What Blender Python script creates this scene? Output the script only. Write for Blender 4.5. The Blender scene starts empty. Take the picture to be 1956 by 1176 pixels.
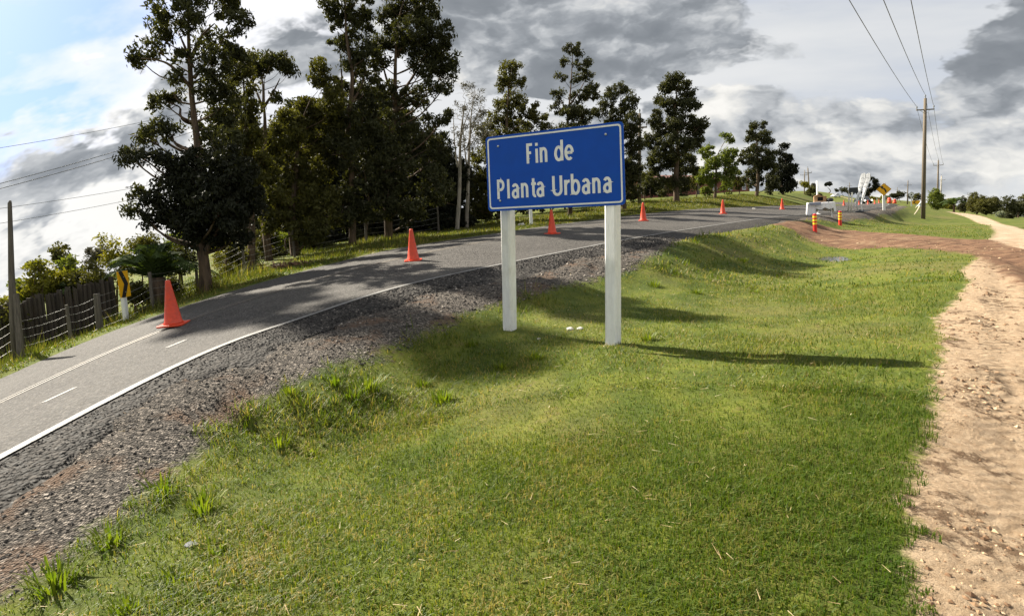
import bpy, bmesh, math, random
import numpy as np
from mathutils import Vector, Matrix, Euler
from mathutils.kdtree import KDTree
rnd = random.Random(7)
rng = np.random.default_rng(11)
scene = bpy.context.scene
COL = scene.collection
PI = math.pi

# ------------------------------------------------------------------ camera, sky, sun, exposure
W, F = 1956.0, 1100.0
PITCH, ROLL, EYE = math.radians(4.0), math.atan(0.0577), 1.57
PPX, PPY = 978.0, 482.0
c_f = np.array([0, math.cos(PITCH), -math.sin(PITCH)])
_u = np.array([0, math.sin(PITCH), math.cos(PITCH)])
_r = np.array([1.0, 0, 0])
c_r = math.cos(ROLL)*_r - math.sin(ROLL)*_u
c_u = math.sin(ROLL)*_r + math.cos(ROLL)*_u
CAM = np.array([0, 0, EYE])
cam_d = bpy.data.cameras.new('camera')
cam = bpy.data.objects.new('camera', cam_d)
COL.objects.link(cam)
cam_d.sensor_fit = 'HORIZONTAL'
cam_d.sensor_width = 36.0
cam_d.lens = 36.0*F/W
cam_d.shift_y = -(588.0-PPY)/W
cam_d.clip_start = 0.05
cam_d.clip_end = 6000
m = Matrix.Identity(4)
for i in range(3):
    m[i][0], m[i][1], m[i][2], m[i][3] = c_r[i], c_u[i], -c_f[i], CAM[i]
cam.matrix_world = m
scene.camera = cam

SUN_AZ, SUN_EL = math.radians(-51), math.radians(40)      # azimuth measured clockwise from +Y
SUN = np.array([math.sin(SUN_AZ)*math.cos(SUN_EL), math.cos(SUN_AZ)*math.cos(SUN_EL), math.sin(SUN_EL)])
EXPOSURE = 1.6
sun_d = bpy.data.lights.new('sun', 'SUN')
sun_d.energy = 5.0
sun_d.angle = math.radians(0.6)
sun_d.color = (1.0, 0.92, 0.78)
sun = bpy.data.objects.new('sun', sun_d)
COL.objects.link(sun)
sun.location = (-20, 20, 30)
sun.rotation_euler = Vector(-SUN).to_track_quat('-Z', 'Y').to_euler()
vs = scene.view_settings
vs.view_transform = 'Standard'
vs.look = 'None'
vs.exposure = EXPOSURE
vs.gamma = 1.0
scene.render.engine = 'CYCLES'
cy = scene.cycles
cy.max_bounces = 6
cy.diffuse_bounces = 3
cy.glossy_bounces = 3
cy.transmission_bounces = 4
cy.transparent_max_bounces = 6
cy.caustics_reflective = cy.caustics_refractive = False
cy.sample_clamp_indirect = 4.0
cy.use_denoising = True
cy.denoiser = 'OPENIMAGEDENOISE'

def ray(px, py):
    return c_f + c_r*((px-PPX)/F) - c_u*((py-PPY)/F)
def at(px, py, Y):
    d = ray(px, py)
    return CAM + d*(Y/d[1])
def atz(px, py, Z):
    d = ray(px, py)
    return CAM + d*((Z-EYE)/d[2])
def proj(p):
    v = np.asarray(p)-CAM
    z = v@c_f
    return PPX+F*(v@c_r)/z, PPY-F*(v@c_u)/z

# ------------------------------------------------------------------ node helper
class N:
    def __init__(s, tree):
        s.t = tree
        tree.nodes.clear()
    def new(s, typ, **kw):
        n = s.t.nodes.new(typ)
        for k, v in kw.items():
            setattr(n, k, v)
        return n
    def set(s, inp, v):
        if hasattr(v, 'is_linked') or isinstance(v, bpy.types.NodeSocket):
            s.t.links.new(v, inp)
        elif v is not None:
            if inp.type == 'RGBA' and len(v) == 3:
                v = (*v, 1)
            inp.default_value = v
    def math(s, op, a, b=None, c=None, clamp=False):
        n = s.new('ShaderNodeMath', operation=op, use_clamp=clamp)
        for i, v in enumerate((a, b, c)):
            if v is not None:
                s.set(n.inputs[i], v)
        return n.outputs[0]
    def vmath(s, op, a, b=None, scale=None):
        n = s.new('ShaderNodeVectorMath', operation=op)
        s.set(n.inputs[0], a)
        if b is not None:
            s.set(n.inputs[1], b)
        if scale is not None:
            s.set(n.inputs['Scale'], scale)
        return n.outputs['Value'] if op in ('LENGTH', 'DOT_PRODUCT', 'DISTANCE') else n.outputs[0]
    def mix(s, fac, a, b, blend='MIX'):
        n = s.new('ShaderNodeMix', data_type='RGBA', blend_type=blend)
        s.set(n.inputs[0], fac)
        s.set(n.inputs[6], a)
        s.set(n.inputs[7], b)
        return n.outputs[2]
    def rangemap(s, v, a, b, c=0.0, d=1.0, smooth=True):
        n = s.new('ShaderNodeMapRange', interpolation_type='SMOOTHSTEP' if smooth else 'LINEAR')
        for i, x in enumerate((v, a, b, c, d)):
            s.set(n.inputs[i], x)
        return n.outputs[0]
    def noise(s, vec, scale, detail=4, rough=0.55, dist=0.0, col=False):
        n = s.new('ShaderNodeTexNoise')
        s.set(n.inputs['Vector'], vec)
        s.set(n.inputs['Scale'], scale)
        s.set(n.inputs['Detail'], detail)
        s.set(n.inputs['Roughness'], rough)
        s.set(n.inputs['Distortion'], dist)
        return n.outputs[1] if col else n.outputs[0]
    def voronoi(s, vec, scale, feature='F1', out='Distance', rand=1.0):
        n = s.new('ShaderNodeTexVoronoi', feature=feature)
        s.set(n.inputs['Vector'], vec)
        s.set(n.inputs['Scale'], scale)
        s.set(n.inputs['Randomness'], rand)
        return n.outputs[out]
    def ramp(s, fac, stops):
        n = s.new('ShaderNodeValToRGB')
        e = n.color_ramp.elements
        while len(e) < len(stops):
            e.new(0.5)
        for el, (p, c) in zip(e, stops):
            el.position = p
            el.color = (*c, 1) if len(c) == 3 else c
        s.set(n.inputs[0], fac)
        return n.outputs[0]
    def sep(s, v):
        n = s.new('ShaderNodeSeparateXYZ')
        s.set(n.inputs[0], v)
        return n.outputs
    def comb(s, x, y, z):
        n = s.new('ShaderNodeCombineXYZ')
        for i, v in enumerate((x, y, z)):
            s.set(n.inputs[i], v)
        return n.outputs[0]
    def attr(s, name, out='Fac'):
        return s.new('ShaderNodeAttribute', attribute_name=name).outputs[out]
    def bump(s, h, dist, strength=1.0):
        n = s.new('ShaderNodeBump')
        s.set(n.inputs['Height'], h)
        n.inputs['Distance'].default_value = dist
        n.inputs['Strength'].default_value = strength
        return n.outputs[0]
    def pos(s):
        return s.new('ShaderNodeNewGeometry').outputs['Position']
    def principled(s, col, rough=0.8, normal=None, metal=0.0, spec=0.4, **kw):
        b = s.new('ShaderNodeBsdfPrincipled')
        s.set(b.inputs['Base Color'], col)
        s.set(b.inputs['Roughness'], rough)
        s.set(b.inputs['Metallic'], metal)
        s.set(b.inputs['Specular IOR Level'], spec)
        for k, v in kw.items():
            s.set(b.inputs[k], v)
        if normal is not None:
            s.set(b.inputs['Normal'], normal)
        return b.outputs[0]
    def out(s, surf):
        o = s.new('ShaderNodeOutputMaterial')
        s.t.links.new(surf, o.inputs[0])

def newmat(name):
    mt = bpy.data.materials.new(name)
    mt.use_nodes = True
    return mt, N(mt.node_tree)

# ------------------------------------------------------------------ world: sky with broken clouds
def build_world():
    w = bpy.data.worlds.new('World')
    scene.world = w
    w.use_nodes = True
    n = N(w.node_tree)
    d = n.vmath('NORMALIZE', n.new('ShaderNodeTexCoord').outputs['Generated'])
    dx, dy, dz = n.sep(d)
    az = n.math('ARCTAN2', dx, dy)
    # the cloud decks sag towards both ends of the valley
    tl = n.math('MAXIMUM', n.math('SUBTRACT', n.math('MULTIPLY', az, -1), 0.1), 0.0)
    tl = n.math('MINIMUM', tl, 0.75)
    tr = n.math('MINIMUM', n.math('MAXIMUM', n.math('SUBTRACT', az, 0.4), 0.0), 0.5)
    wv = n.math('ADD', n.math('MULTIPLY', n.math('MULTIPLY', tl, tl), 0.36), n.math('MULTIPLY', tr, 0.12))
    zz = n.math('ADD', dz, wv)
    q = n.comb(dx, dy, n.math('MULTIPLY', zz, 1.9))
    sk = n.new('ShaderNodeTexSky', sky_type='NISHITA')
    sk.sun_disc = False
    sk.sun_elevation = SUN_EL
    sk.sun_rotation = SUN_AZ
    sk.air_density = 1.0
    sk.dust_density = 1.0
    n.t.links.new(n.vmath('NORMALIZE', n.comb(dx, dy, n.math('MAXIMUM', zz, 0.02))), sk.inputs[0])
    blue = n.vmath('MULTIPLY', n.vmath('SCALE', sk.outputs[0], scale=0.05), (0.55, 0.68, 0.98))
    K = 2.0**-EXPOSURE
    def C(r_, g, b):
        return tuple(((x/255.0)/12.92 if x < 10 else ((x/255.0+0.055)/1.055)**2.4)*K for x in (r_, g, b))
    # distorted coordinates for placing large masses
    nz = n.noise(q, 5.0, 5, 0.6, col=True)
    nz = n.vmath('SUBTRACT', nz, (0.5, 0.5, 0.5))
    nx_, ny_, _ = n.sep(nz)
    U = n.math('ADD', az, n.math('MULTIPLY', nx_, 0.34))
    V = n.math('ADD', dz, n.math('MULTIPLY', ny_, 0.17))
    def blob(px, py, rx, ry, rot=0.0, soft=0.6):
        v = ray(px, py)
        v = v/np.linalg.norm(v)
        a0 = math.atan2(v[0], v[1])
        e0 = v[2]
        du = n.math('SUBTRACT', U, a0)
        dv = n.math('SUBTRACT', V, e0)
        c, s_ = math.cos(rot), math.sin(rot)
        a = n.math('MULTIPLY', n.math('ADD', n.math('MULTIPLY', du, c), n.math('MULTIPLY', dv, s_)), F/rx)
        b = n.math('MULTIPLY', n.math('SUBTRACT', n.math('MULTIPLY', dv, c), n.math('MULTIPLY', du, s_)), F/ry)
        l = n.vmath('LENGTH', n.comb(a, b, 0.0))
        return n.rangemap(l, 1.0+soft, 1.0-soft)
    def addall(lst):
        o = lst[0]
        for x in lst[1:]:
            o = n.math('ADD', o, x)
        return o
    # cumulus field
    wq = n.vmath('ADD', q, n.vmath('SCALE', nz, scale=0.16))
    def puffs(v, det):
        vo = n.new('ShaderNodeTexVoronoi', feature='F1', normalize=False)
        n.set(vo.inputs['Vector'], v)
        vo.inputs['Scale'].default_value = 7.5
        vo.inputs['Detail'].default_value = det
        vo.inputs['Roughness'].default_value = 0.5
        vo.inputs['Lacunarity'].default_value = 2.3
        return n.math('SUBTRACT', 0.62, n.math('MULTIPLY', vo.outputs['Distance'], 0.55))
    big_ = n.noise(q, 3.2, 3, 0.5)
    n1 = n.math('ADD', n.math('MULTIPLY', big_, 0.62), n.math('MULTIPLY', puffs(wq, 3.0), 0.5))
    n2 = n.math('ADD', n.math('MULTIPLY', n.noise(n.vmath('ADD', q, (-0.05, 0.03, 0.09)), 3.2, 2, 0.5), 0.62), n.math('MULTIPLY', puffs(n.vmath('ADD', wq, (-0.02, 0.01, 0.035)), 2.0), 0.5))
    lit = n.math('MULTIPLY', n.math('SUBTRACT', n1, n2), 2.6)
    fine = n.noise(wq, 15.0, 6, 0.6)
    lit = n.math('ADD', lit, n.math('MULTIPLY', n.math('SUBTRACT', fine, 0.5), 0.45))
    # high thin veil
    hi = n.noise(n.comb(dx, dy, n.math('MULTIPLY', zz, 5.0)), 2.2, 5, 0.5)
    hole = addall([blob(-20, 30, 110, 90, 0, 0.8), blob(-35, 250, 55, 130, -0.1, 0.8), n.math('MULTIPLY', blob(70, 225, 50, 26, 0.4), 0.6), n.math('MULTIPLY', blob(190, 20, 90, 40, 0.5), 0.5)])
    veil = n.math('SUBTRACT', n.rangemap(hi, 0.2, 0.5, 0.75, 0.97), n.math('MULTIPLY', hole, 0.95), clamp=True)
    glow = n.math('MULTIPLY', addall([blob(200, 170, 330, 130, 0.6, 0.8), blob(540, 60, 200, 120, 0, 0.9)]), 1.0, clamp=True)
    glow2 = blob(140, 462, 280, 34, 0.58, 0.7)
    veil_c = n.mix(glow, n.mix(n.rangemap(hi, 0.35, 0.65), C(214, 218, 223), C(234, 235, 235)), C(262, 262, 264))
    sky = n.mix(veil, blue, veil_c)
    # cumulus coverage
    cov = addall([n.math('MULTIPLY', blob(1180, 60, 470, 130, -0.06, 0.5), 0.34),
                  n.math('MULTIPLY', blob(1480, 260, 420, 90, 0, 0.6), 0.20),
                  0.05,
                  n.math('MULTIPLY', blob(1800, 260, 380, 120, 0, 0.6), 0.17),
                  n.math('MULTIPLY', blob(120, 385, 330, 95, 0.6, 0.6), 0.36),
                  n.math('MULTIPLY', blob(590, 100, 70, 60, 0.5, 0.6), 0.18),
                  n.math('MULTIPLY', blob(2010, 0, 110, 150, 0, 0.5), 0.45),
                  n.math('MULTIPLY', blob(0, 120, 120, 220, 0, 0.6), -0.35),
                  n.math('MULTIPLY', blob(230, 190, 200, 80, 0.5, 0.7), 0.16),
                  n.math('MULTIPLY', blob(1720, 70, 210, 130, 0, 0.7), -0.34),
                  n.math('MULTIPLY', blob(1150, 190, 330, 16, 0, 0.9), -0.25),
                  n.rangemap(zz, 0.0, 0.16, 0.06, 0.0)])
    dens = n.rangemap(n.math('ADD', n1, cov), 0.50, 0.62)
    dark = addall([n.math('MULTIPLY', blob(1150, 75, 370, 90, -0.05, 0.9), 0.42),
                   n.math('MULTIPLY', blob(1480, 60, 90, 60, 0, 0.7), 0.15),
                   n.math('MULTIPLY', blob(1400, 235, 300, 40, 0, 0.8), 0.28),
                   n.math('MULTIPLY', blob(1600, 250, 120, 20, 0, 0.8), 0.15),
                   n.math('MULTIPLY', blob(1850, 250, 140, 25, 0, 0.8), 0.12),
                   n.math('MULTIPLY', blob(140, 365, 280, 60, 0.62, 0.7), 0.44),
                   n.math('MULTIPLY', blob(600, 90, 80, 40, 0.5, 0.7), 0.30),
                   n.math('MULTIPLY', blob(2000, 0, 100, 120, 0, 0.7), 0.50)])
    tone = n.math('ADD', n.math('SUBTRACT', n.math('ADD', 0.74, lit), dark), n.math('MULTIPLY', glow2, 0.9))
    thick = n.rangemap(n.math('ADD', n1, cov), 0.6, 0.95, 0.0, 0.10)
    tone = n.math('SUBTRACT', tone, thick)
    tone = n.math('MAXIMUM', tone, n.math('ADD', 0.09, n.math('MULTIPLY', tone, 0.3)))
    cum = n.ramp(tone, [(0.0, C(128, 134, 141)), (0.3, C(160, 165, 171)), (0.55, C(203, 206, 209)), (0.8, C(238, 237, 233)), (1.0, C(252, 250, 245))])
    cum = n.mix(n.math('MULTIPLY', n.math('MULTIPLY', glow, n.rangemap(tone, 0.5, 0.95)), 0.9), cum, C(266, 266, 266))
    sky = n.mix(dens, sky, cum)
    bg = n.new('ShaderNodeBackground')
    n.set(bg.inputs[0], sky)
    bg.inputs[1].default_value = 1.0
    w.cycles.sampling_method = 'MANUAL'
    w.cycles.sample_map_resolution = 512
    o = n.new('ShaderNodeOutputWorld')
    n.t.links.new(bg.outputs[0], o.inputs[0])
build_world()
#=====CUT
# ------------------------------------------------------------------ mesh helpers
def link(o, parent=None):
    COL.objects.link(o)
    if parent is not None:
        o.parent = parent
    return o
def tag(o, label=None, cat=None, group=None, kind=None):
    if label: o['label'] = label
    if cat: o['category'] = cat
    if group: o['group'] = group
    if kind: o['kind'] = kind
    return o
def thing(name, label, cat, loc=(0, 0, 0), group=None, rotz=0.0):
    o = bpy.data.objects.new(name, None)
    o.empty_display_size = 0.2
    link(o)
    o.location = tuple(loc)
    o.rotation_euler = (0, 0, rotz)
    return tag(o, label, cat, group)
def np_mesh(name, verts, faces, mat=None, parent=None, smooth=False, attrs=None):
    """verts (n,3); faces (m,k) int array, k = 3 or 4"""
    verts = np.asarray(verts, dtype=np.float32)
    faces = np.asarray(faces, dtype=np.int32)
    me = bpy.data.meshes.new(name)
    me.vertices.add(len(verts))
    me.vertices.foreach_set('co', verts.ravel())
    k = faces.shape[1]
    me.loops.add(faces.size)
    me.loops.foreach_set('vertex_index', faces.ravel())
    me.polygons.add(len(faces))
    me.polygons.foreach_set('loop_start', np.arange(0, faces.size, k, dtype=np.int32))
    me.polygons.foreach_set('use_smooth', np.full(len(faces), smooth))
    if attrs:
        for an, av in attrs.items():
            a = me.attributes.new(an, 'FLOAT', 'POINT')
            a.data.foreach_set('value', np.asarray(av, dtype=np.float32))
    me.update(calc_edges=True)
    if mat: me.materials.append(mat)
    return link(bpy.data.objects.new(name, me), parent)
class MB:
    """collects plain shapes into one mesh"""
    def __init__(s):
        s.v, s.f = [], []
    def add(s, v, f):
        b = len(s.v)
        s.v += [tuple(map(float, x)) for x in v]
        s.f += [tuple(i+b for i in q) for q in f]
        return s
    def box(s, x0, x1, y0, y1, z0, z1):
        return s.add([(x0,y0,z0),(x1,y0,z0),(x1,y1,z0),(x0,y1,z0),(x0,y0,z1),(x1,y0,z1),(x1,y1,z1),(x0,y1,z1)],
                     [(3,2,1,0),(4,5,6,7),(0,1,5,4),(1,2,6,5),(2,3,7,6),(3,0,4,7)])
    def tube(s, pts, rad, seg=8, cap=True, jit=0.0):
        pts = [np.asarray(p, float) for p in pts]
        if not hasattr(rad, '__len__'): rad = [rad]*len(pts)
        b = len(s.v)
        up = np.array([0.31, 0.17, 0.93])
        for i, p in enumerate(pts):
            t = pts[min(i+1, len(pts)-1)]-pts[max(i-1, 0)]
            t = t/(np.linalg.norm(t)+1e-9)
            a = np.cross(t, up)
            if np.linalg.norm(a) < 0.2: a = np.cross(t, (1.0, 0.1, 0.0))
            a /= np.linalg.norm(a)
            c = np.cross(t, a)
            for k in range(seg):
                an = 2*PI*k/seg
                rr = rad[i]*(1+jit*(rnd.random()-.5))
                s.v.append(tuple(p+(a*math.cos(an)+c*math.sin(an))*rr))
        for i in range(len(pts)-1):
            for k in range(seg):
                k2 = (k+1) % seg
                s.f.append((b+i*seg+k, b+i*seg+k2, b+(i+1)*seg+k2, b+(i+1)*seg+k))
        if cap:
            s.f.append(tuple(b+k for k in range(seg))[::-1])
            s.f.append(tuple(b+(len(pts)-1)*seg+k for k in range(seg)))
        return s
    def lathe(s, prof, seg=20, cx=0, cy_=0):
        b = len(s.v)
        for (r_, z) in prof:
            for k in range(seg):
                an = 2*PI*k/seg
                s.v.append((cx+r_*math.cos(an), cy_+r_*math.sin(an), z))
        for i in range(len(prof)-1):
            for k in range(seg):
                k2 = (k+1) % seg
                s.f.append((b+i*seg+k, b+i*seg+k2, b+(i+1)*seg+k2, b+(i+1)*seg+k))
        s.f.append(tuple(b+k for k in range(seg))[::-1])
        s.f.append(tuple(b+(len(prof)-1)*seg+k for k in range(seg)))
        return s
    def prism(s, poly, y0, y1, ax='y'):
        n = len(poly)
        if ax == 'y':
            v = [(x, y0, z) for x, z in poly]+[(x, y1, z) for x, z in poly]
        elif ax == 'x':
            v = [(y0, x, z) for x, z in poly]+[(y1, x, z) for x, z in poly]
        else:
            v = [(x, y, y0) for x, y in poly]+[(x, y, y1) for x, y in poly]
        f = [tuple(range(n)), tuple(range(2*n-1, n-1, -1))]
        f += [((i+1) % n, i, n+i, n+(i+1) % n) for i in range(n)]
        return s.add(v, f)
    def build(s, name, mat, parent=None, smooth=False, bevel=0.0):
        me = bpy.data.meshes.new(name)
        me.from_pydata(s.v, [], s.f)
        bm = bmesh.new(); bm.from_mesh(me)
        bmesh.ops.recalc_face_normals(bm, faces=bm.faces)
        if bevel > 0:
            bmesh.ops.bevel(bm, geom=[e for e in bm.edges if e.is_manifold and e.calc_face_angle(0) > 0.5], offset=bevel, segments=2, affect='EDGES', profile=0.6)
        bm.to_mesh(me); bm.free()
        if smooth:
            me.polygons.foreach_set('use_smooth', np.ones(len(me.polygons), bool))
        if mat: me.materials.append(mat)
        return link(bpy.data.objects.new(name, me), parent)

# numpy value noise
def vnoise(x, y, seed=0):
    xi, yi = np.floor(x).astype(np.int64), np.floor(y).astype(np.int64)
    xf, yf = x-xi, y-yi
    def h(a, b):
        k = (a*374761393+b*668265263+seed*974711) & 0xffffffff
        k = ((k ^ (k >> 13))*1274126177) & 0xffffffff
        return ((k ^ (k >> 16)) & 0xffff)/65535.0
    sx, sy = xf*xf*(3-2*xf), yf*yf*(3-2*yf)
    return (h(xi, yi)*(1-sx)+h(xi+1, yi)*sx)*(1-sy)+(h(xi, yi+1)*(1-sx)+h(xi+1, yi+1)*sx)*sy-0.5
def fbm(x, y, octv=4, seed=0):
    o, a = 0, 1.0
    for i in range(octv):
        o = o+a*vnoise(x*2**i+17.3*i, y*2**i-9.1*i, seed+i)
        a *= 0.5
    return o

# ------------------------------------------------------------------ plain materials
def simple_mat(name, col, rough=0.7, var=0.15, scale=8.0, bump=0.0, bscale=40.0, metal=0.0, spec=0.4, stretch=(1, 1, 1), dirt=None, coords='Object'):
    mt, n = newmat(name)
    tc = n.new('ShaderNodeTexCoord').outputs[coords]
    v = n.vmath('MULTIPLY', tc, stretch)
    f = n.noise(v, scale, 6, 0.6)
    c = n.mix(n.rangemap(f, 0.3, 0.7), tuple(x*(1-var) for x in col), tuple(min(1, x*(1+var)) for x in col))
    if dirt:
        f2 = n.noise(tc, scale*0.4, 8, 0.65)
        c = n.mix(n.rangemap(f2, 0.5, 0.75, 0, dirt[1]), c, dirt[0])
    nm = None
    if bump > 0:
        nm = n.bump(n.noise(v, bscale, 5, 0.6), bump)
    n.out(n.principled(c, n.rangemap(f, 0.2, 0.8, rough*0.9, min(1, rough*1.1)), nm, metal, spec))
    return mt
M = {}
M['orange'] = simple_mat('cone_orange', (0.62, 0.058, 0.02), 0.45, 0.12, 14, 0.001, 60, dirt=((0.25, 0.09, 0.06), 0.5))
M['white_paint'] = simple_mat('white_painted_wood', (0.76, 0.76, 0.74), 0.55, 0.06, 9, 0.003, 30, stretch=(3, 3, 0.5), dirt=((0.5, 0.48, 0.42), 0.5))
M['white'] = simple_mat('white_plastic', (0.8, 0.8, 0.8), 0.5, 0.04, 6)
M['blue'] = simple_mat('sign_blue', (0.004, 0.066, 0.41), 0.5, 0.06, 5, spec=0.2, dirt=((0.004, 0.07, 0.36), 0.6))
M['sign_white'] = simple_mat('sign_white', (0.74, 0.75, 0.76), 0.4, 0.05, 12)
M['steel'] = simple_mat('bolt_steel', (0.5, 0.52, 0.52), 0.35, 0.1, 20, metal=0.7)
M['alu'] = simple_mat('aluminium_edge', (0.35, 0.38, 0.42), 0.4, 0.08, 20, metal=0.6)
M['yellow'] = simple_mat('sign_yellow', (0.82, 0.42, 0.006), 0.4, 0.06, 8)
M['black'] = simple_mat('black_film', (0.012, 0.012, 0.013), 0.5, 0.2, 10)
M['old_wood'] = simple_mat('weathered_wood', (0.11, 0.095, 0.078), 0.9, 0.35, 7, 0.006, 22, stretch=(6, 6, 0.35))
M['plank_wood'] = simple_mat('old_plank_wood', (0.05, 0.04, 0.032), 0.95, 0.4, 5, 0.008, 18, stretch=(8, 8, 0.3), dirt=((0.05, 0.055, 0.03), 0.6))
M['pole_wood'] = simple_mat('pole_wood', (0.13, 0.105, 0.075), 0.9, 0.25, 5, 0.004, 20, stretch=(5, 5, 0.2))
M['concrete_pole'] = simple_mat('concrete_pole', (0.36, 0.33, 0.28), 0.85, 0.15, 5, 0.003, 20, stretch=(3, 3, 0.3))
M['wire'] = simple_mat('galvanised_wire', (0.22, 0.215, 0.2), 0.45, 0.1, 10, metal=0.4)
M['cable'] = simple_mat('dark_cable', (0.1, 0.1, 0.1), 0.6, 0.1, 10)
M['cloth'] = simple_mat('white_cloth', (0.78, 0.78, 0.8), 0.85, 0.05, 10, 0.004, 14)
mt_, n_c = newmat('flag_cloth')
_b = n_c.principled((0.82, 0.82, 0.84), 0.8)
_t = n_c.new('ShaderNodeBsdfTranslucent')
n_c.set(_t.inputs[0], (0.9, 0.9, 0.92))
_m = n_c.new('ShaderNodeMixShader')
_m.inputs[0].default_value = 0.65
n_c.t.links.new(_b, _m.inputs[1])
n_c.t.links.new(_t.outputs[0], _m.inputs[2])
n_c.out(_m.outputs[0])
M['flag'] = mt_
M['flag_ink'] = simple_mat('flag_print', (0.30, 0.30, 0.34), 0.7, 0.1, 10)
M['grey_cloth'] = simple_mat('grey_paper', (0.24, 0.26, 0.32), 0.8, 0.1, 10)
M['cardboard'] = simple_mat('cardboard', (0.32, 0.19, 0.10), 0.85, 0.12, 12)
M['red'] = simple_mat('marker_red', (0.62, 0.03, 0.02), 0.45, 0.1, 12)
M['lemon'] = simple_mat('marker_yellow', (0.78, 0.62, 0.03), 0.45, 0.08, 12)
M['cream'] = simple_mat('cream_paint', (0.7, 0.67, 0.55), 0.6, 0.06, 8)
M['dark_board'] = simple_mat('dark_board', (0.02, 0.024, 0.03), 0.6, 0.15, 8)
M['stone'] = simple_mat('pale_stone', (0.55, 0.53, 0.48), 0.85, 0.2, 12, 0.01, 20)
M['grey_stone'] = simple_mat('grey_stone', (0.26, 0.27, 0.29), 0.85, 0.2, 12, 0.01, 20)
M['brick'] = simple_mat('red_brick', (0.22, 0.075, 0.055), 0.9, 0.25, 3, 0.004, 30)
M['roof'] = simple_mat('roof_tile', (0.13, 0.055, 0.042), 0.85, 0.2, 4)
M['glass'] = simple_mat('window_glass', (0.02, 0.025, 0.03), 0.1, 0.1, 4, spec=0.8)
M['car_dark'] = simple_mat('car_paint_dark', (0.02, 0.025, 0.035), 0.25, 0.1, 4, spec=0.7)
M['car_white'] = simple_mat('car_paint_white', (0.75, 0.76, 0.78), 0.25, 0.04, 4, spec=0.7)
M['rubber'] = simple_mat('tyre_rubber', (0.015, 0.015, 0.016), 0.85, 0.2, 10)
M['skin'] = simple_mat('skin', (0.33, 0.19, 0.13), 0.6, 0.05, 10)
M['shirt'] = simple_mat('pale_shirt', (0.55, 0.62, 0.68), 0.85, 0.06, 10)
M['trousers'] = simple_mat('beige_trousers', (0.55, 0.48, 0.36), 0.85, 0.06, 10)
M['hair'] = simple_mat('dark_hair', (0.015, 0.012, 0.01), 0.7, 0.2, 10)
M['dead_leaf'] = simple_mat('dry_leaf', (0.16, 0.09, 0.05), 0.85, 0.4, 9)
def emis_mat(name, col, st):
    mt, n = newmat(name)
    e = n.new('ShaderNodeEmission')
    n.set(e.inputs[0], col)
    e.inputs[1].default_value = st
    n.out(e.outputs[0])
    return mt
M['lamp'] = emis_mat('lit_headlamp', (1.0, 0.85, 0.55), 6.0)

def bark_mat(name, a, b):
    mt, n = newmat(name)
    p = n.vmath('MULTIPLY', n.pos(), (5, 5, 0.8))
    f = n.noise(p, 1.6, 8, 0.65, 0.6)
    c = n.mix(n.rangemap(f, 0.35, 0.65), a, b)
    n.out(n.principled(c, 0.9, n.bump(f, 0.03), spec=0.2))
    return mt
M['bark_dark'] = bark_mat('dark_bark', (0.05, 0.036, 0.026), (0.13, 0.09, 0.06))
M['bark_pale'] = bark_mat('pale_bark', (0.17, 0.15, 0.12), (0.34, 0.30, 0.25))
def leaf_mat(name, a, b, trans=0.35, tcol=None, nscale=0.7):
    mt, n = newmat(name)
    f = n.noise(n.pos(), nscale, 4, 0.6)
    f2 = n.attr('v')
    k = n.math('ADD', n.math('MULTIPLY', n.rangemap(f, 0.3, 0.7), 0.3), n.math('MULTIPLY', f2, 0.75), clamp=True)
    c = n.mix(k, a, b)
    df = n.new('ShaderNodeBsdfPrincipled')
    n.set(df.inputs['Base Color'], c)
    df.inputs['Roughness'].default_value = 0.65
    df.inputs['Specular IOR Level'].default_value = 0.12
    tr = n.new('ShaderNodeBsdfTranslucent')
    n.set(tr.inputs[0], n.mix(1.0, c, tcol or (1.5, 1.5, 0.45), 'MULTIPLY'))
    mx = n.new('ShaderNodeMixShader')
    mx.inputs[0].default_value = trans
    n.t.links.new(df.outputs[0], mx.inputs[1])
    n.t.links.new(tr.outputs[0], mx.inputs[2])
    n.out(mx.outputs[0])
    return mt
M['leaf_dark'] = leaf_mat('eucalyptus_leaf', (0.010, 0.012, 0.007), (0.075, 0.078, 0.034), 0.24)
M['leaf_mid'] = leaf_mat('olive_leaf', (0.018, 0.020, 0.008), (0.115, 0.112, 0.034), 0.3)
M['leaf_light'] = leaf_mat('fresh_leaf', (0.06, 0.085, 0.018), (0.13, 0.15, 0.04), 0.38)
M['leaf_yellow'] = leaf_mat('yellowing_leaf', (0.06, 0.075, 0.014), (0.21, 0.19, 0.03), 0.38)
M['leaf_grey'] = leaf_mat('grey_wispy_leaf', (0.07, 0.068, 0.055), (0.14, 0.13, 0.10), 0.2, (1, 1, 0.8))
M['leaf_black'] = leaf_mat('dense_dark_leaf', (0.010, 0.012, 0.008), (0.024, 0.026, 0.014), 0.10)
M['leaf_palm'] = leaf_mat('palm_leaf', (0.03, 0.05, 0.018), (0.07, 0.10, 0.03), 0.3)
M['leaf_sage'] = leaf_mat('sage_leaf', (0.14, 0.16, 0.11), (0.24, 0.26, 0.19), 0.2)

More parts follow.
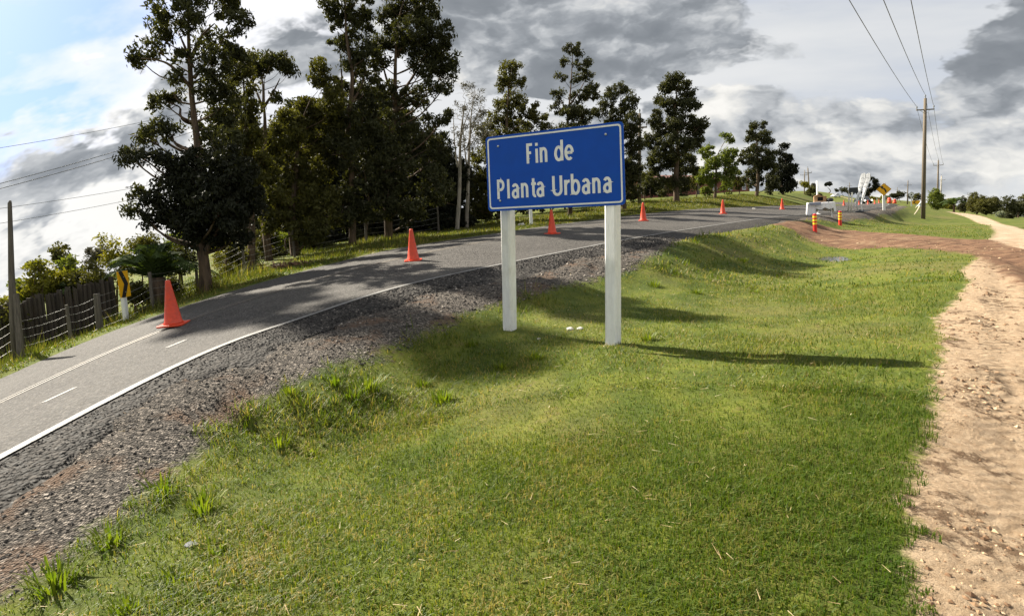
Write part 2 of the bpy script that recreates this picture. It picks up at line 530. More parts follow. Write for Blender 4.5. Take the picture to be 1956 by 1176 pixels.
# ------------------------------------------------------------------ road geometry
def interp(lst):
    a = np.array(lst, float)
    return lambda x: np.interp(x, a[:, 0], a[:, 1])
white_y = interp([(-600, 1230), (-300, 1040), (-100, 925), (0, 868), (100, 813), (200, 759), (340, 692), (442, 649), (598, 600), (650, 584), (711, 560), (803, 537), (895, 517.5), (953, 506), (1060, 484), (1180, 460), (1300, 440), (1450, 418), (1560, 407), (1640, 400), (1690, 396.5), (1720, 393.5), (1735, 391)])
left_y = interp([(-400, 940), (-200, 835), (0, 734), (85, 683), (238, 620), (323, 595), (408, 566), (527, 530), (650, 501), (722, 479), (803, 467), (884, 455), (950, 445), (1013, 436), (1070, 428), (1151, 418), (1180, 414), (1268, 404), (1335, 399), (1423, 395), (1490, 393), (1552, 391)])
cpts = [(27, 755, 7.15), (102, 720, 7.65), (184, 680, 8.25), (272, 641, 9.0), (391, 596, 10.15), (550, 547, 11.7), (665, 516, 12.9), (757, 492, 13.9), (895, 466, 15.9), (1055, 440, 18.8), (1229, 418.5, 24.4), (1381, 406.5, 31.6), (1494, 399, 40), (1560, 396, 49), (1610, 394, 60), (1640, 392.3, 75), (1650, 391, 92), (1640, 389.5, 115), (1600, 388, 150), (1540, 386, 190)]
ctrl = np.array([at(*c) for c in cpts])
first = ctrl[0]-(ctrl[1]-ctrl[0])/np.linalg.norm(ctrl[1]-ctrl[0])*2.2
first2 = first-(ctrl[1]-ctrl[0])/np.linalg.norm(ctrl[1]-ctrl[0])*np.array([1, 1, .6])*3.0
ctrl = np.vstack([first2, first, ctrl])
def catmull(p, step=0.35, grow=0.012):
    out = []
    n = len(p)
    for i in range(n-1):
        p0, p1, p2, p3 = p[max(i-1, 0)], p[i], p[i+1], p[min(i+2, n-1)]
        L = np.linalg.norm(p2-p1)
        k = max(2, int(L/(step+grow*p1[1])))
        for t in np.linspace(0, 1, k, endpoint=False):
            out.append(0.5*((2*p1)+(-p0+p2)*t+(2*p0-5*p1+4*p2-p3)*t*t+(-p0+3*p1-3*p2+p3)*t**3))
    out.append(p[-1])
    return np.array(out)
CL = catmull(ctrl)
def smooth(a, k):
    a = a.copy()
    for _ in range(k):
        a[1:-1] = 0.25*a[:-2]+0.5*a[1:-1]+0.25*a[2:]
    return a
CL = smooth(CL, 12)
tan = np.gradient(CL[:, :2], axis=0)
tan /= np.linalg.norm(tan, axis=1)[:, None]
tan = smooth(tan, 20)
NR = np.stack([tan[:, 1], -tan[:, 0]], 1)           # to the right of travel, towards the camera
def edge_z(off, yfun, lim):
    dz = np.full(len(CL), np.nan)
    for i in range(len(CL)):
        p = np.array([*(CL[i, :2]+NR[i]*off), CL[i, 2]])
        px, py = proj(p) if p[1] > 1.0 else (-9999, 0)
        if p[1] > 62 or px < -180: continue
        for _ in range(5):
            px, py = proj(p)
            d = ray(px, float(yfun(px)))
            p[2] = CL[i, 2]+np.clip(EYE+d[2]/d[1]*p[1]-CL[i, 2], -lim, lim)
        dz[i] = p[2]-CL[i, 2]
    g = np.where(~np.isnan(dz))[0]
    far_ = CL[:, 1] > 55
    dz = np.interp(np.arange(len(CL)), g, dz[g])
    dz = np.where(far_, dz*np.clip((90-CL[:, 1])/35, 0, 1), dz)
    return CL[:, 2]+smooth(dz, 6)
OW, OL = 3.2, -3.0
ZW, ZL = edge_z(OW, white_y, 0.95), edge_z(OL, left_y, 0.7)
SHV = np.interp(CL[:, 1], [3, 7, 11, 16], [0.55, 0.66, 0.95, 1.15])
SH = 1.15
def road_z(i, o):
    # quadratic through left edge, centre and white line, then falling shoulder
    if o <= OW:
        a = np.array([OL, 0, OW]); 
        zl, zc, zw = ZL[i], CL[i, 2], ZW[i]
        if o <= 0: return zc+(zl-zc)*(o/OL)
        return zc+(zw-zc)*(o/OW)
    return ZW[i]-0.05*(o-OW)-0.06*(o-OW)**2
def strip(offs):
    V = np.zeros((len(CL), len(offs), 3))
    for i in range(len(CL)):
        for j, o in enumerate(offs):
            V[i, j, :2] = CL[i, :2]+NR[i]*o
            V[i, j, 2] = road_z(i, o)
    return V
def grid_faces(a, b):
    i, j = np.meshgrid(np.arange(a-1), np.arange(b-1), indexing='ij')
    k = (i*b+j).ravel()
    return np.stack([k, k+1, k+b+1, k+b], 1)
road_V = strip(np.linspace(OL, OW+0.06, 9))
sh_V = strip(np.linspace(OW+0.05, OW+SH, 5))
for j, o in enumerate(np.linspace(0.05, 1.0, 5)):
    for i in range(len(CL)):
        oo_ = OW+0.05+(SHV[i]-0.05)*j/4
        sh_V[i, j, :2] = CL[i, :2]+NR[i]*oo_
        sh_V[i, j, 2] = road_z(i, oo_)
edge_w = fbm(np.arange(len(CL))*0.45, np.zeros(len(CL)), 3, 5)*0.35
sh_V[:, -1, :2] += NR*edge_w[:, None]
sh_V[:, -2, :2] += NR*(edge_w*0.5)[:, None]
sh_V[:, 0, 2] -= 0.004
sh_V[:, -1, 2] -= 0.05

# ------------------------------------------------------------------ terrain
tp = []                                              # control points for the land surface
for i in range(0, len(CL), 6):
    for o in (OL-0.1, 0, OW+SH):
        if CL[i, 1] > 2.2:
            tp.append((*(CL[i, :2]+NR[i]*o), road_z(i, o)-0.03))
for a in [(0, 1100, -.28), (130, 1040, -.28), (330, 915, -.26), (520, 790, -.22), (640, 725, -.2), (760, 688, -.12), (900, 612, 0.0), (1000, 583, .06), (1100, 555, .1),
          (1200, 527, .12), (1300, 480, .18), (1380, 457, .22), (1450, 441, .28),
          (972, 628, .03), (1170, 657, 0), (500, 1000, -.18), (700, 820, -.24), (850, 740, -.18), (1000, 690, -.1), (1300, 600, -.12), (1400, 540, -.22), (1500, 510, -.32),
          (1585, 495, -.38), (1640, 500, -.28), (1560, 470, -.2), (1700, 520, -.2), (978, 1176, 0), (1300, 1176, 0.03), (1300, 900, 0), (1300, 760, -.02),
          (1740, 1176, .05), (1785, 720, .03), (1850, 540, -.1), (1956, 1100, .02), (1956, 700, 0), (1956, 560, -.15), (200, 1176, -.15), (600, 1176, -.05), (1600, 600, -.12), (1600, 800, .02),
          (1500, 455, 0.12), (1557, 452, -.05), (1605, 440, -.1), (1700, 460, -.2), (1700, 448, -.22), (1850, 480, -.25), (1850, 462, -.35), (1956, 500, -.3), (1956, 470, -.42)]:
    tp.append(tuple(atz(*a)))
for a in [(1689, 415, 48), (1763, 418, 52), (1640, 424, 38), (1570, 421, 30), (1720, 430, 36), (1880, 430, 36), (1815, 405, 85), (1956, 437, 34), (1956, 418, 60), (1930, 415, 80), (1850, 408, 95), (1792, 405, 115), (1770, 398, 120),
          (1740, 393, 120), (1956, 405, 160), (1800, 396, 220), (1700, 385, 220), (1650, 384, 200), (1590, 374, 240), (1575, 366, 300), (1640, 378, 300), (1700, 375, 320), (1583, 359, 380), (1680, 368, 380), (1956, 398, 320), (1850, 390, 320),
          (28, 697, 11.4), (90, 672, 11.9), (195, 637, 13.0), (245, 614, 13.6), (300, 590, 14.5), (395, 552, 16.5), (515, 500, 21), (600, 480, 23), (700, 462, 24), (835, 442, 27), (900, 430, 31), (1015, 428, 26),
          (1120, 410, 34), (1222, 391, 40), (1290, 385, 46), (1365, 379, 54), (1445, 375, 64), (1500, 372, 75), (1545, 374, 85),
          (-100, 760, 11), (-400, 900, 12), (-200, 750, 30), (0, 640, 40), (200, 545, 45), (400, 470, 60), (700, 425, 60), (1000, 398, 70), (1300, 376, 90), (1450, 370, 120), (1540, 371, 140),
          (0, 620, 150), (250, 520, 150), (500, 450, 200), (800, 420, 250), (1100, 398, 300), (1400, 374, 300), (-300, 760, 150), (2200, 420, 60), (2300, 420, 200), (2300, 640, 8), (2400, 1000, 3)]:
    tp.append(tuple(at(*a)))
for (x, y, z) in [(0, 0, 0), (2, 0, 0), (-2, 0, -.1), (0, -4, 0), (6, -6, 0), (-6, -8, -.4), (12, 2, 0), (20, -10, -.2), (0, -40, 0), (60, -60, -1), (-60, -60, -2), (-14, 0, -1.5), (-40, 0, -4), (60, 0, -1.5), (0, -250, 0), (250, -100, -6), (-250, -60, -12)]:
    tp.append((x, y, z))
tp = np.array(tp)
keep = []
for i, p in enumerate(tp):
    if all((p[0]-tp[j][0])**2+(p[1]-tp[j][1])**2 > 0.05 for j in keep): keep.append(i)
tp = tp[keep]
def lp(x, y):
    r_ = np.hypot(x, y)
    s = np.log1p(r_/3.0)/np.maximum(r_, 1e-6)
    return x*s, y*s
cx, cy2 = lp(tp[:, 0], tp[:, 1])
def tpsk(r2):
    return 0.5*r2*np.log(r2+1e-12)
A = tpsk((cx[:, None]-cx[None])**2+(cy2[:, None]-cy2[None])**2)+np.eye(len(tp))*0.0008
Pm = np.stack([np.ones(len(tp)), cx, cy2], 1)
sol = np.linalg.solve(np.block([[A, Pm], [Pm.T, np.zeros((3, 3))]]), np.concatenate([tp[:, 2], np.zeros(3)]))
def tps(x, y):
    x = np.asarray(x, float); y = np.asarray(y, float)
    r_ = np.hypot(x, y)
    k = np.minimum(1.0, 330.0/np.maximum(r_, 1e-6))
    a, b = lp(x*k, y*k)
    out = np.empty(a.shape)
    af, bf, of = a.ravel(), b.ravel(), out.ravel()
    for s in range(0, len(af), 20000):
        e = slice(s, s+20000)
        of[e] = tpsk((af[e, None]-cx)**2+(bf[e, None]-cy2)**2)@sol[:-3]+sol[-3]+sol[-2]*af[e]+sol[-1]*bf[e]
    z = of.reshape(a.shape)
    return np.where(k < 1, EYE+(z-EYE)/k, z)
az_f = np.radians(np.arange(-52, 52.01, 0.26))
az_b = np.radians(np.arange(54, 306.1, 3.5))
AZ = np.concatenate([az_f, az_b])
RR = np.concatenate([[0.0], 0.8*1.0155**np.arange(0, 545)])
RR = RR[RR < 3800]
RG, AG = np.meshgrid(RR, AZ, indexing='ij')
GX, GY = RG*np.sin(AG), RG*np.cos(AG)
GZ = tps(GX, GY)
full_V = np.concatenate([road_V, sh_V[:, 1:]], 1)
flat = full_V.reshape(-1, 3)
kd = KDTree(len(flat))
for i, p in enumerate(flat):
    kd.insert((p[0], p[1], 0), i)
kd.balance()
ncol = full_V.shape[1]
near = (RG < 260) & (RG > 1.5) & (np.abs(((AG+PI) % (2*PI))-PI) < 1.45)
SDR = np.full(GX.shape, -5.0)                       # signed distance to the paving, positive inside
idx = np.argwhere(near)
for (i, j) in idx:
    co, k, dist = kd.find((GX[i, j], GY[i, j], 0))
    if dist > 3.0: continue
    st, cc = divmod(k, ncol)
    base = CL[st]
    lat = (GX[i, j]-base[0])*NR[st, 0]+(GY[i, j]-base[1])*NR[st, 1]
    omax = OW+SHV[st]+edge_w[st]
    inside = min(lat-OL, omax-lat)
    inside = max(-5.0, inside)
    SDR[i, j] = inside
    along = (GX[i, j]-base[0])*tan[st, 0]+(GY[i, j]-base[1])*tan[st, 1]
    s2 = min(len(CL)-1, max(0, st+(1 if along > 0 else -1)))
    ds = abs((CL[s2, 0]-base[0])*tan[st, 0]+(CL[s2, 1]-base[1])*tan[st, 1])+1e-6
    fr = min(1.0, abs(along)/ds)
    lc = float(np.clip(lat, OL, omax))
    zr = road_z(st, lc)*(1-fr)+road_z(s2, lc)*fr
    t = np.clip(-inside/1.6, 0, 1)
    t = t*t*(3-2*t)
    zin = zr+0.004-0.07*min(1.0, max(0.0, inside-(0.06 if lat > 0 else 0.0))/0.2)
    GZ[i, j] = zin*(1-t)+GZ[i, j]*t if inside < 0 else zin
# picture outlines of the ground cover, carried onto the land
def hit(px, py):
    d = ray(px, py)
    d = d/np.hypot(d[0], d[1])
    rr = np.geomspace(1.2, 330, 900)
    z = EYE+d[2]*rr
    g = tps(d[0]*rr, d[1]*rr)
    k = np.argmax(z < g)
    if z[k] >= g[k]: k = len(rr)-1
    return d[0]*rr[k], d[1]*rr[k]
def sdist(poly, X, Y):
    P0 = np.array(poly); P1 = np.roll(P0, -1, 0)
    best = np.full(X.shape, 1e9); ins = np.zeros(X.shape, bool)
    for (a, b) in zip(P0, P1):
        e = b-a
        t = np.clip(((X-a[0])*e[0]+(Y-a[1])*e[1])/(e@e+1e-12), 0, 1)
        best = np.minimum(best, np.hypot(X-a[0]-t*e[0], Y-a[1]-t*e[1]))
        c = ((a[1] > Y) != (b[1] > Y)) & (X < (b[0]-a[0])*(Y-a[1])/(b[1]-a[1]+1e-12)+a[0])
        ins ^= c
    return np.where(ins, best, -best)
sand_poly = [hit(*p) for p in [(1742, 1176), (1738, 1080), (1745, 1000), (1722, 950), (1738, 890), (1772, 810), (1790, 715), (1803, 650), (1783, 608), (1828, 572), (1852, 540), (1835, 520), (1866, 492), (1900, 490), (1956, 500), (2300, 560)]]+[(9, 2), (9, -6), (1.55, -6), (1.45, 0.5)]
dirt_poly = [hit(*p) for p in [(1465, 432), (1520, 448), (1565, 468), (1620, 478), (1700, 474), (1780, 479), (1850, 487), (1888, 505), (1930, 540), (1956, 556), (2300, 690), (2400, 540), (1956, 463), (1885, 459), (1800, 454), (1700, 446), (1630, 440), (1560, 432), (1500, 426)]]
path_poly = [hit(*p) for p in [(1806, 404), (1850, 417), (1885, 430), (1900, 444), (1885, 458), (1956, 478), (2150, 500), (2150, 460), (1956, 438), (1900, 421), (1860, 410), (1826, 404)]]
grav_in = [hit(*p) for p in [(-150, 1250), (0, 1165), (60, 1132), (130, 1088), (200, 1034), (280, 986), (330, 948), (420, 882), (520, 812), (580, 768), (640, 727), (760, 690), (830, 650), (900, 612), (960, 592), (1010, 580), (1100, 555), (1190, 530), (1240, 508), (1300, 482), (1380, 457), (1440, 441), (1490, 432)]]
far_g = [hit(*p) for p in [(1560, 425), (1600, 428), (1640, 422), (1690, 414), (1720, 404), (1735, 396)]]
grav_out = [tuple(CL[i, :2]+NR[i]*1.0) for i in range(len(CL)-1, -1, -4) if CL[i, 1] < 80]
grav_poly = grav_in+far_g+grav_out
mask_area = RG < 200
def field(poly):
    out = np.full(GX.shape, -3.0)
    out[mask_area] = np.clip(sdist(poly, GX[mask_area], GY[mask_area]), -3, 3)
    return out
S_SAND, S_DIRT, S_PATH, S_GRAV = field(sand_poly), field(dirt_poly), field(path_poly), field(grav_poly)
hill_poly = [(p[0], p[1]) for p in (at(1645, 388, 200), at(1600, 372, 260), at(1575, 364, 310), at(1568, 364, 315), at(1592, 375, 265), at(1630, 389, 205))]
S_HILL = np.where((RG > 150) & (RG < 400), np.clip(sdist(hill_poly, GX, GY), -3, 3), -3)
tread_line = [hit(*p) for p in [(1900, 505), (1912, 560), (1918, 620), (1926, 700), (1936, 800), (1950, 960), (1975, 1176)]]
S_TR = np.full(GX.shape, 3.0)
_m = RG < 25
_best = np.full(_m.sum(), 9.0)
for (a, b) in zip(tread_line[:-1], tread_line[1:]):
    a, b = np.array(a), np.array(b)
    e = b-a
    t = np.clip(((GX[_m]-a[0])*e[0]+(GY[_m]-a[1])*e[1])/(e@e), 0, 1)
    _best = np.minimum(_best, np.hypot(GX[_m]-a[0]-t*e[0], GY[_m]-a[1]-t*e[1]))
S_TR[_m] = np.minimum(_best, 3.0)
GZ -= 0.03*np.exp(-(S_TR/0.17)**2)
# small relief
fade = np.clip(1.0-RG/60.0, 0, 1)
GZ += fade*(fbm(GX*0.9, GY*0.9, 3, 3)*0.05+fbm(GX*4.5, GY*4.5, 3, 9)*0.018)*np.clip(-SDR*1.5, 0, 1)
dm = np.clip(np.maximum(S_DIRT, S_SAND)*3, 0, 1)*fade
rough_ = fbm(GX*6.0, GY*6.0, 4, 21)
clod = np.clip(fbm(GX*1.1+5, GY*1.1, 3, 33)*3+0.1, 0, 1)
GZ += dm*rough_*(0.015+0.05*clod)
# wheel ruts along the dirt lane
dl = np.clip(S_DIRT, -1, 1)
GZ += np.where(S_DIRT > 0, 0.05*np.sin(S_DIRT*7.0)*fade, 0)-np.where((S_DIRT > -0.5) & (S_DIRT < 0.35), 0.0, 0.0)
# gully between the gravel and the lower edge at the left
GZ -= fade*np.clip(S_GRAV*3, 0, 1)*np.clip(-SDR*2, 0, 1)*np.clip(fbm(GX*1.7, GY*1.7, 3, 40)*1.6, 0, 1)*0.09
_pc = hit(1586, 494)
GZ -= 0.07*np.exp(-((GX-_pc[0])/0.5)**2-((GY-_pc[1])/1.2)**2)
def gz(x, y):
    """height of the built land at plan points"""
    x = np.asarray(x, float); y = np.asarray(y, float)
    r_ = np.clip(np.hypot(x, y), 0.81, RR[-1]*0.99)
    a = np.clip(np.arctan2(x, y), az_f[0], az_f[-1]-1e-6)
    fi = np.log(r_/0.8)/math.log(1.0155)+1
    fj = (a-az_f[0])/math.radians(0.26)
    i0 = np.clip(np.floor(fi).astype(int), 1, len(RR)-2); j0 = np.clip(np.floor(fj).astype(int), 0, len(az_f)-2)
    u, v = fi-i0, fj-j0
    return (GZ[i0, j0]*(1-u)*(1-v)+GZ[i0+1, j0]*u*(1-v)+GZ[i0, j0+1]*(1-u)*v+GZ[i0+1, j0+1]*u*v)
def gfield(Fd, x, y):
    r_ = np.clip(np.hypot(x, y), 0.81, RR[-1]*0.99)
    a = np.clip(np.arctan2(x, y), az_f[0], az_f[-1]-1e-6)
    i0 = np.clip(np.round(np.log(r_/0.8)/math.log(1.0155)+1).astype(int), 1, len(RR)-2)
    j0 = np.clip(np.round((a-az_f[0])/math.radians(0.26)).astype(int), 0, len(az_f)-2)
    return Fd[i0, j0]
def foot(px, Y, py=400):
    """point on the land at depth Y that shows at picture column px"""
    p = at(px, py, Y)
    for _ in range(6):
        z = float(gz(p[0], p[1]))
        lo = proj((p[0], p[1], z))
        p = at(px, lo[1], Y)
    return np.array([p[0], p[1], float(gz(p[0], p[1]))])
def road_foot(px, Y):
    p = foot(px, Y)
    co, k, dist = kd.find((p[0], p[1], 0))
    st, cc = divmod(k, ncol)
    lat = (p[0]-CL[st, 0])*NR[st, 0]+(p[1]-CL[st, 1])*NR[st, 1]
    return np.array([p[0], p[1], road_z(st, float(np.clip(lat, OL, OW+SH)))])

# ---- land material
def land_material():
    mt, n = newmat('land')
    p = n.pos()
    e1 = n.noise(p, 3.5, 6, 0.65)
    e2 = n.noise(p, 14.0, 5, 0.65)
    ed = n.math('ADD', n.math('MULTIPLY', n.math('SUBTRACT', e1, 0.5), 0.9), n.math('MULTIPLY', n.math('SUBTRACT', e2, 0.5), 0.35))
    big = n.noise(p, 0.35, 5, 0.6)
    mid = n.noise(p, 1.7, 6, 0.6)
    fin = n.noise(p, 45.0, 4, 0.7)
    # turf
    g = n.mix(n.rangemap(mid, 0.35, 0.68), (0.070, 0.105, 0.012), (0.165, 0.19, 0.022))
    g = n.mix(n.rangemap(big, 0.45, 0.7, 0, 0.6), g, (0.19, 0.155, 0.055))
    g = n.mix(n.rangemap(fin, 0.3, 0.75, 0, 0.55), g, (0.045, 0.045, 0.02))
    soil = n.rangemap(n.math('ADD', n.math('MULTIPLY', mid, 0.6), n.math('MULTIPLY', e2, 0.4)), 0.56, 0.64, 0, 0.5)
    g = n.mix(soil, g, (0.13, 0.09, 0.05))
    # gravel
    vd = n.voronoi(p, 55.0, out='Color')
    vs_ = n.sep(vd)[0]
    gr = n.ramp(vs_, [(0.0, (0.03, 0.027, 0.024)), (0.45, (0.085, 0.075, 0.065)), (0.8, (0.16, 0.14, 0.12)), (1.0, (0.32, 0.28, 0.24))])
    gr = n.mix(n.rangemap(mid, 0.5, 0.66, 0, 0.7), gr, (0.16, 0.10, 0.065))
    m_g = n.rangemap(n.math('ADD', n.attr('s_grav'), n.math('MULTIPLY', ed, 0.75)), -0.12, 0.16)
    c = n.mix(m_g, g, gr)
    # sandy track with clods and straw
    sc = n.mix(n.rangemap(e2, 0.3, 0.7), (0.42, 0.30, 0.19), (0.63, 0.48, 0.33))
    sc = n.mix(n.rangemap(n.noise(p, 120.0, 3, 0.7), 0.35, 0.7, 0, 0.5), sc, (0.38, 0.25, 0.14))
    clod = n.rangemap(n.math('ADD', n.math('MULTIPLY', mid, 0.5), n.math('MULTIPLY', n.noise(p, 9.0, 7, 0.72), 0.5)), 0.53, 0.60)
    sc = n.mix(n.math('MULTIPLY', clod, 0.8), sc, (0.115, 0.062, 0.032))
    m_s = n.rangemap(n.math('ADD', n.attr('s_sand'), n.math('MULTIPLY', ed, 0.32)), -0.05, 0.06)
    c = n.mix(m_s, c, sc)
    # red dirt lane
    st = n.noise(n.vmath('MULTIPLY', p, (0.5, 2.2, 1.0)), 2.4, 6, 0.65)
    dc = n.mix(n.rangemap(st, 0.35, 0.65), (0.115, 0.062, 0.038), (0.26, 0.15, 0.09))
    dc = n.mix(n.math('MULTIPLY', n.rangemap(mid, 0.5, 0.7), 0.5), dc, (0.34, 0.24, 0.145))
    m_d = n.rangemap(n.math('ADD', n.attr('s_dirt'), n.math('MULTIPLY', ed, 0.9)), -0.1, 0.2)
    c = n.mix(m_d, c, dc)
    pc = n.mix(n.rangemap(mid, 0.35, 0.65), (0.40, 0.29, 0.19), (0.54, 0.42, 0.30))
    m_p = n.rangemap(n.math('ADD', n.attr('s_path'), n.math('MULTIPLY', ed, 0.9)), -0.1, 0.2)
    c = n.mix(m_p, c, pc)
    m_h = n.rangemap(n.attr('s_hill'), -0.3, 0.5)
    c = n.mix(m_h, c, (0.42, 0.31, 0.2))
    bare = n.math('MAXIMUM', n.math('MAXIMUM', m_s, m_d), m_p)
    h = n.math('ADD', n.math('MULTIPLY', n.voronoi(p, 55.0), n.math('MULTIPLY', m_g, 0.9)), n.math('MULTIPLY', n.noise(p, 26.0, 8, 0.75), n.math('ADD', n.math('MULTIPLY', bare, 1.2), 0.5)))
    h = n.math('ADD', h, n.math('MULTIPLY', clod, n.math('MULTIPLY', m_s, 0.5)))
    tr_m = n.rangemap(n.attr('s_tr'), 0.22, 0.14)
    px_, py_, _z = n.sep(p)
    wav = n.math('SINE', n.math('ADD', n.math('MULTIPLY', py_, 62.0), n.math('MULTIPLY', n.attr('s_tr'), 30.0)))
    h = n.math('ADD', h, n.math('MULTIPLY', n.math('MULTIPLY', tr_m, n.rangemap(mid, 0.35, 0.5)), n.math('MULTIPLY', wav, 0.28)))
    n.out(n.principled(n.vmath('SCALE', c, scale=0.80), 0.95, n.bump(h, 0.03), spec=0.15))
    return mt
na = len(AZ)
nf = len(RR)
ii, jj = np.meshgrid(np.arange(nf-1), np.arange(na), indexing='ij')
j2 = (jj+1) % na
faces = np.stack([ii*na+jj, (ii+1)*na+jj, (ii+1)*na+j2, ii*na+j2], -1).reshape(-1, 4)
ground = np_mesh('ground', np.stack([GX, GY, GZ], -1).reshape(-1, 3), faces[:, ::-1], land_material(), smooth=True,
                 attrs={'s_grav': S_GRAV.ravel(), 's_sand': S_SAND.ravel(), 's_dirt': S_DIRT.ravel(), 's_path': S_PATH.ravel(), 's_hill': S_HILL.ravel(), 's_tr': S_TR.ravel()})
tag(ground, 'rolling green verge with a sandy track, red dirt lane and gravel edge', 'ground', kind='structure')

# ---- asphalt
def asphalt(name, dark, light, scale, spec, bd):
    mt, n = newmat(name)
    p = n.pos()
    v = n.sep(n.voronoi(p, scale, out='Color'))[0]
    c = n.ramp(v, [(0.0, tuple(x*0.45 for x in dark)), (0.4, dark), (0.8, light), (1.0, tuple(x*1.9 for x in light))])
    sp = n.noise(p, scale*0.45, 3, 0.7)
    c = n.mix(n.rangemap(sp, 0.52, 0.7, 0, 0.7), c, tuple(x*2.2 for x in light))
    c = n.mix(n.rangemap(sp, 0.46, 0.34, 0, 0.7), c, tuple(x*0.4 for x in dark))
    big = n.noise(p, 0.6, 6, 0.6)
    lane = n.noise(n.vmath('MULTIPLY', p, (1.0, 1.0, 1.0)), 2.5, 5, 0.6)
    c = n.mix(n.rangemap(big, 0.35, 0.7, 0, 0.35), c, tuple(x*1.35 for x in light))
    c = n.mix(n.rangemap(lane, 0.55, 0.75, 0, 0.3), c, dark)
    h = n.voronoi(p, scale, feature='SMOOTH_F1')
    h = n.math('ADD', n.math('MULTIPLY', h, -1.0), n.math('MULTIPLY', n.noise(p, scale*0.4, 4, 0.6), 0.6))
    n.out(n.principled(c, n.rangemap(v, 0, 1, 0.7, 0.9), n.bump(h, bd), spec=spec))
    return mt
road = np_mesh('road', road_V.reshape(-1, 3), grid_faces(*road_V.shape[:2]), asphalt('road_asphalt', (0.034, 0.032, 0.030), (0.075, 0.070, 0.065), 55.0, 0.12, 0.009), smooth=True)
tag(road, 'grey two lane asphalt road climbing past the trees', 'road', kind='structure')
shoulder = np_mesh('road_shoulder', sh_V.reshape(-1, 3), grid_faces(*sh_V.shape[:2]), asphalt('shoulder_chippings', (0.015, 0.014, 0.013), (0.048, 0.044, 0.040), 34.0, 0.12, 0.022), smooth=True)
tag(shoulder, 'dark coarse chipping shoulder beside the white edge line', 'shoulder', kind='structure')
def paint_mat(name, col, wear):
    mt, n = newmat(name)
    p = n.pos()
    f = n.noise(p, 30.0, 6, 0.7)
    f = n.math('ADD', n.math('MULTIPLY', f, 0.6), n.math('MULTIPLY', n.noise(p, 2.2, 6, 0.7), 0.4))
    c = n.mix(n.rangemap(f, 0.40, 0.40+wear, 0.05, 0.85), (0.10, 0.095, 0.09), col)
    n.out(n.principled(c, 0.6, n.bump(n.voronoi(p, 70.0), 0.006), spec=0.4))
    return mt
def line(name, off, w, mat, i0=0, i1=None, lift=0.004):
    i1 = i1 or len(CL)
    V = np.zeros((i1-i0, 3, 3))
    for a, i in enumerate(range(i0, i1)):
        for j, o in enumerate((off-w/2, off, off+w/2)):
            V[a, j] = (*(CL[i, :2]+NR[i]*o), road_z(i, min(o, OW))+lift)
    return np_mesh(name, V.reshape(-1, 3), grid_faces(*V.shape[:2]), mat, road, smooth=True)
M['line_white'] = paint_mat('line_white', (0.32, 0.32, 0.31), 0.35)
M['line_amber'] = paint_mat('line_amber', (0.24, 0.165, 0.08), 0.4)
M['line_worn'] = paint_mat('line_worn', (0.3, 0.295, 0.28), 0.5)
line('edge_line', OW, 0.105, M['line_white'])
line('centre_line', 0.06, 0.06, M['line_amber'])
line('centre_line', -0.09, 0.06, M['line_amber'])
def station(px, py):
    best = min(range(len(CL)), key=lambda i: (lambda q: (q[0]-px)**2+(q[1]-py)**2)(proj((*(CL[i, :2]+NR[i]*1.6), road_z(i, 1.6)))))
    return best
for (px, py) in ((114, 746), (340, 668)):
    s = station(px, py)
    line('lane_dash', 1.55, 0.09, M['line_worn'], s, s+2)

# ------------------------------------------------------------------ vegetation helpers
def leaves(cent, length, width, droop=0.5, spread=1.0):
    """diamond leaves round the given centres -> verts, quad faces, v attribute"""
    n_ = len(cent)
    d = rng.normal(size=(n_, 3))
    d[:, 2] -= droop*1.6
    d /= np.linalg.norm(d, axis=1)[:, None]
    s = rng.normal(size=(n_, 3))
    s -= (s*d).sum(1)[:, None]*d
    s /= np.linalg.norm(s, axis=1)[:, None]
    L = (length*(0.6+0.8*rng.random(n_)))[:, None]
    Wd = (width*(0.6+0.8*rng.random(n_)))[:, None]
    v = np.stack([cent-d*L/2, cent+s*Wd/2-d*L*0.05, cent+d*L/2, cent-s*Wd/2-d*L*0.05], 1).reshape(-1, 3)
    f = np.arange(n_*4).reshape(-1, 4)
    return v, f, np.repeat(rng.random(n_), 4)
def clump_points(c, rad, n_sub, per, sub_r, hollow=0.3):
    """leaf centres: hanging sprays scattered through an ellipsoid; also a tone for each spray"""
    u = rng.normal(size=(n_sub, 3))
    u /= np.linalg.norm(u, axis=1)[:, None]
    rr = (hollow+(1-hollow)*rng.random(n_sub))[:, None]**0.6
    sc = c+u*rr*rad*0.9
    q = rng.normal(size=(n_sub*per, 3))
    q /= np.linalg.norm(q, axis=1)[:, None]
    q *= rng.random(n_sub*per)[:, None]**0.55
    sz = np.repeat(0.6+0.9*rng.random(n_sub), per)[:, None]
    p = np.repeat(sc, per, 0)+q*sz*sub_r*np.array([1.5, 1.5, 1.25])
    tone = np.clip(np.repeat(0.35*rng.random(n_sub)+0.3*(u[:, 2]*0.5+0.5), per)+0.35*rng.random(n_sub*per), 0, 1)  # random tone, plus light from above painted into the upper sprays
    return p, tone
def smooth_path(pts, k=4):
    pts = [np.asarray(p, float) for p in pts]
    if len(pts) < 3: return pts
    out = []
    for i in range(len(pts)-1):
        p0, p1, p2, p3 = pts[max(i-1, 0)], pts[i], pts[i+1], pts[min(i+2, len(pts)-1)]
        for t in np.linspace(0, 1, k, endpoint=False):
            out.append(0.5*((2*p1)+(-p0+p2)*t+(2*p0-5*p1+4*p2-p3)*t*t+(-p0+3*p1-3*p2+p3)*t**3))
    out.append(pts[-1])
    return out
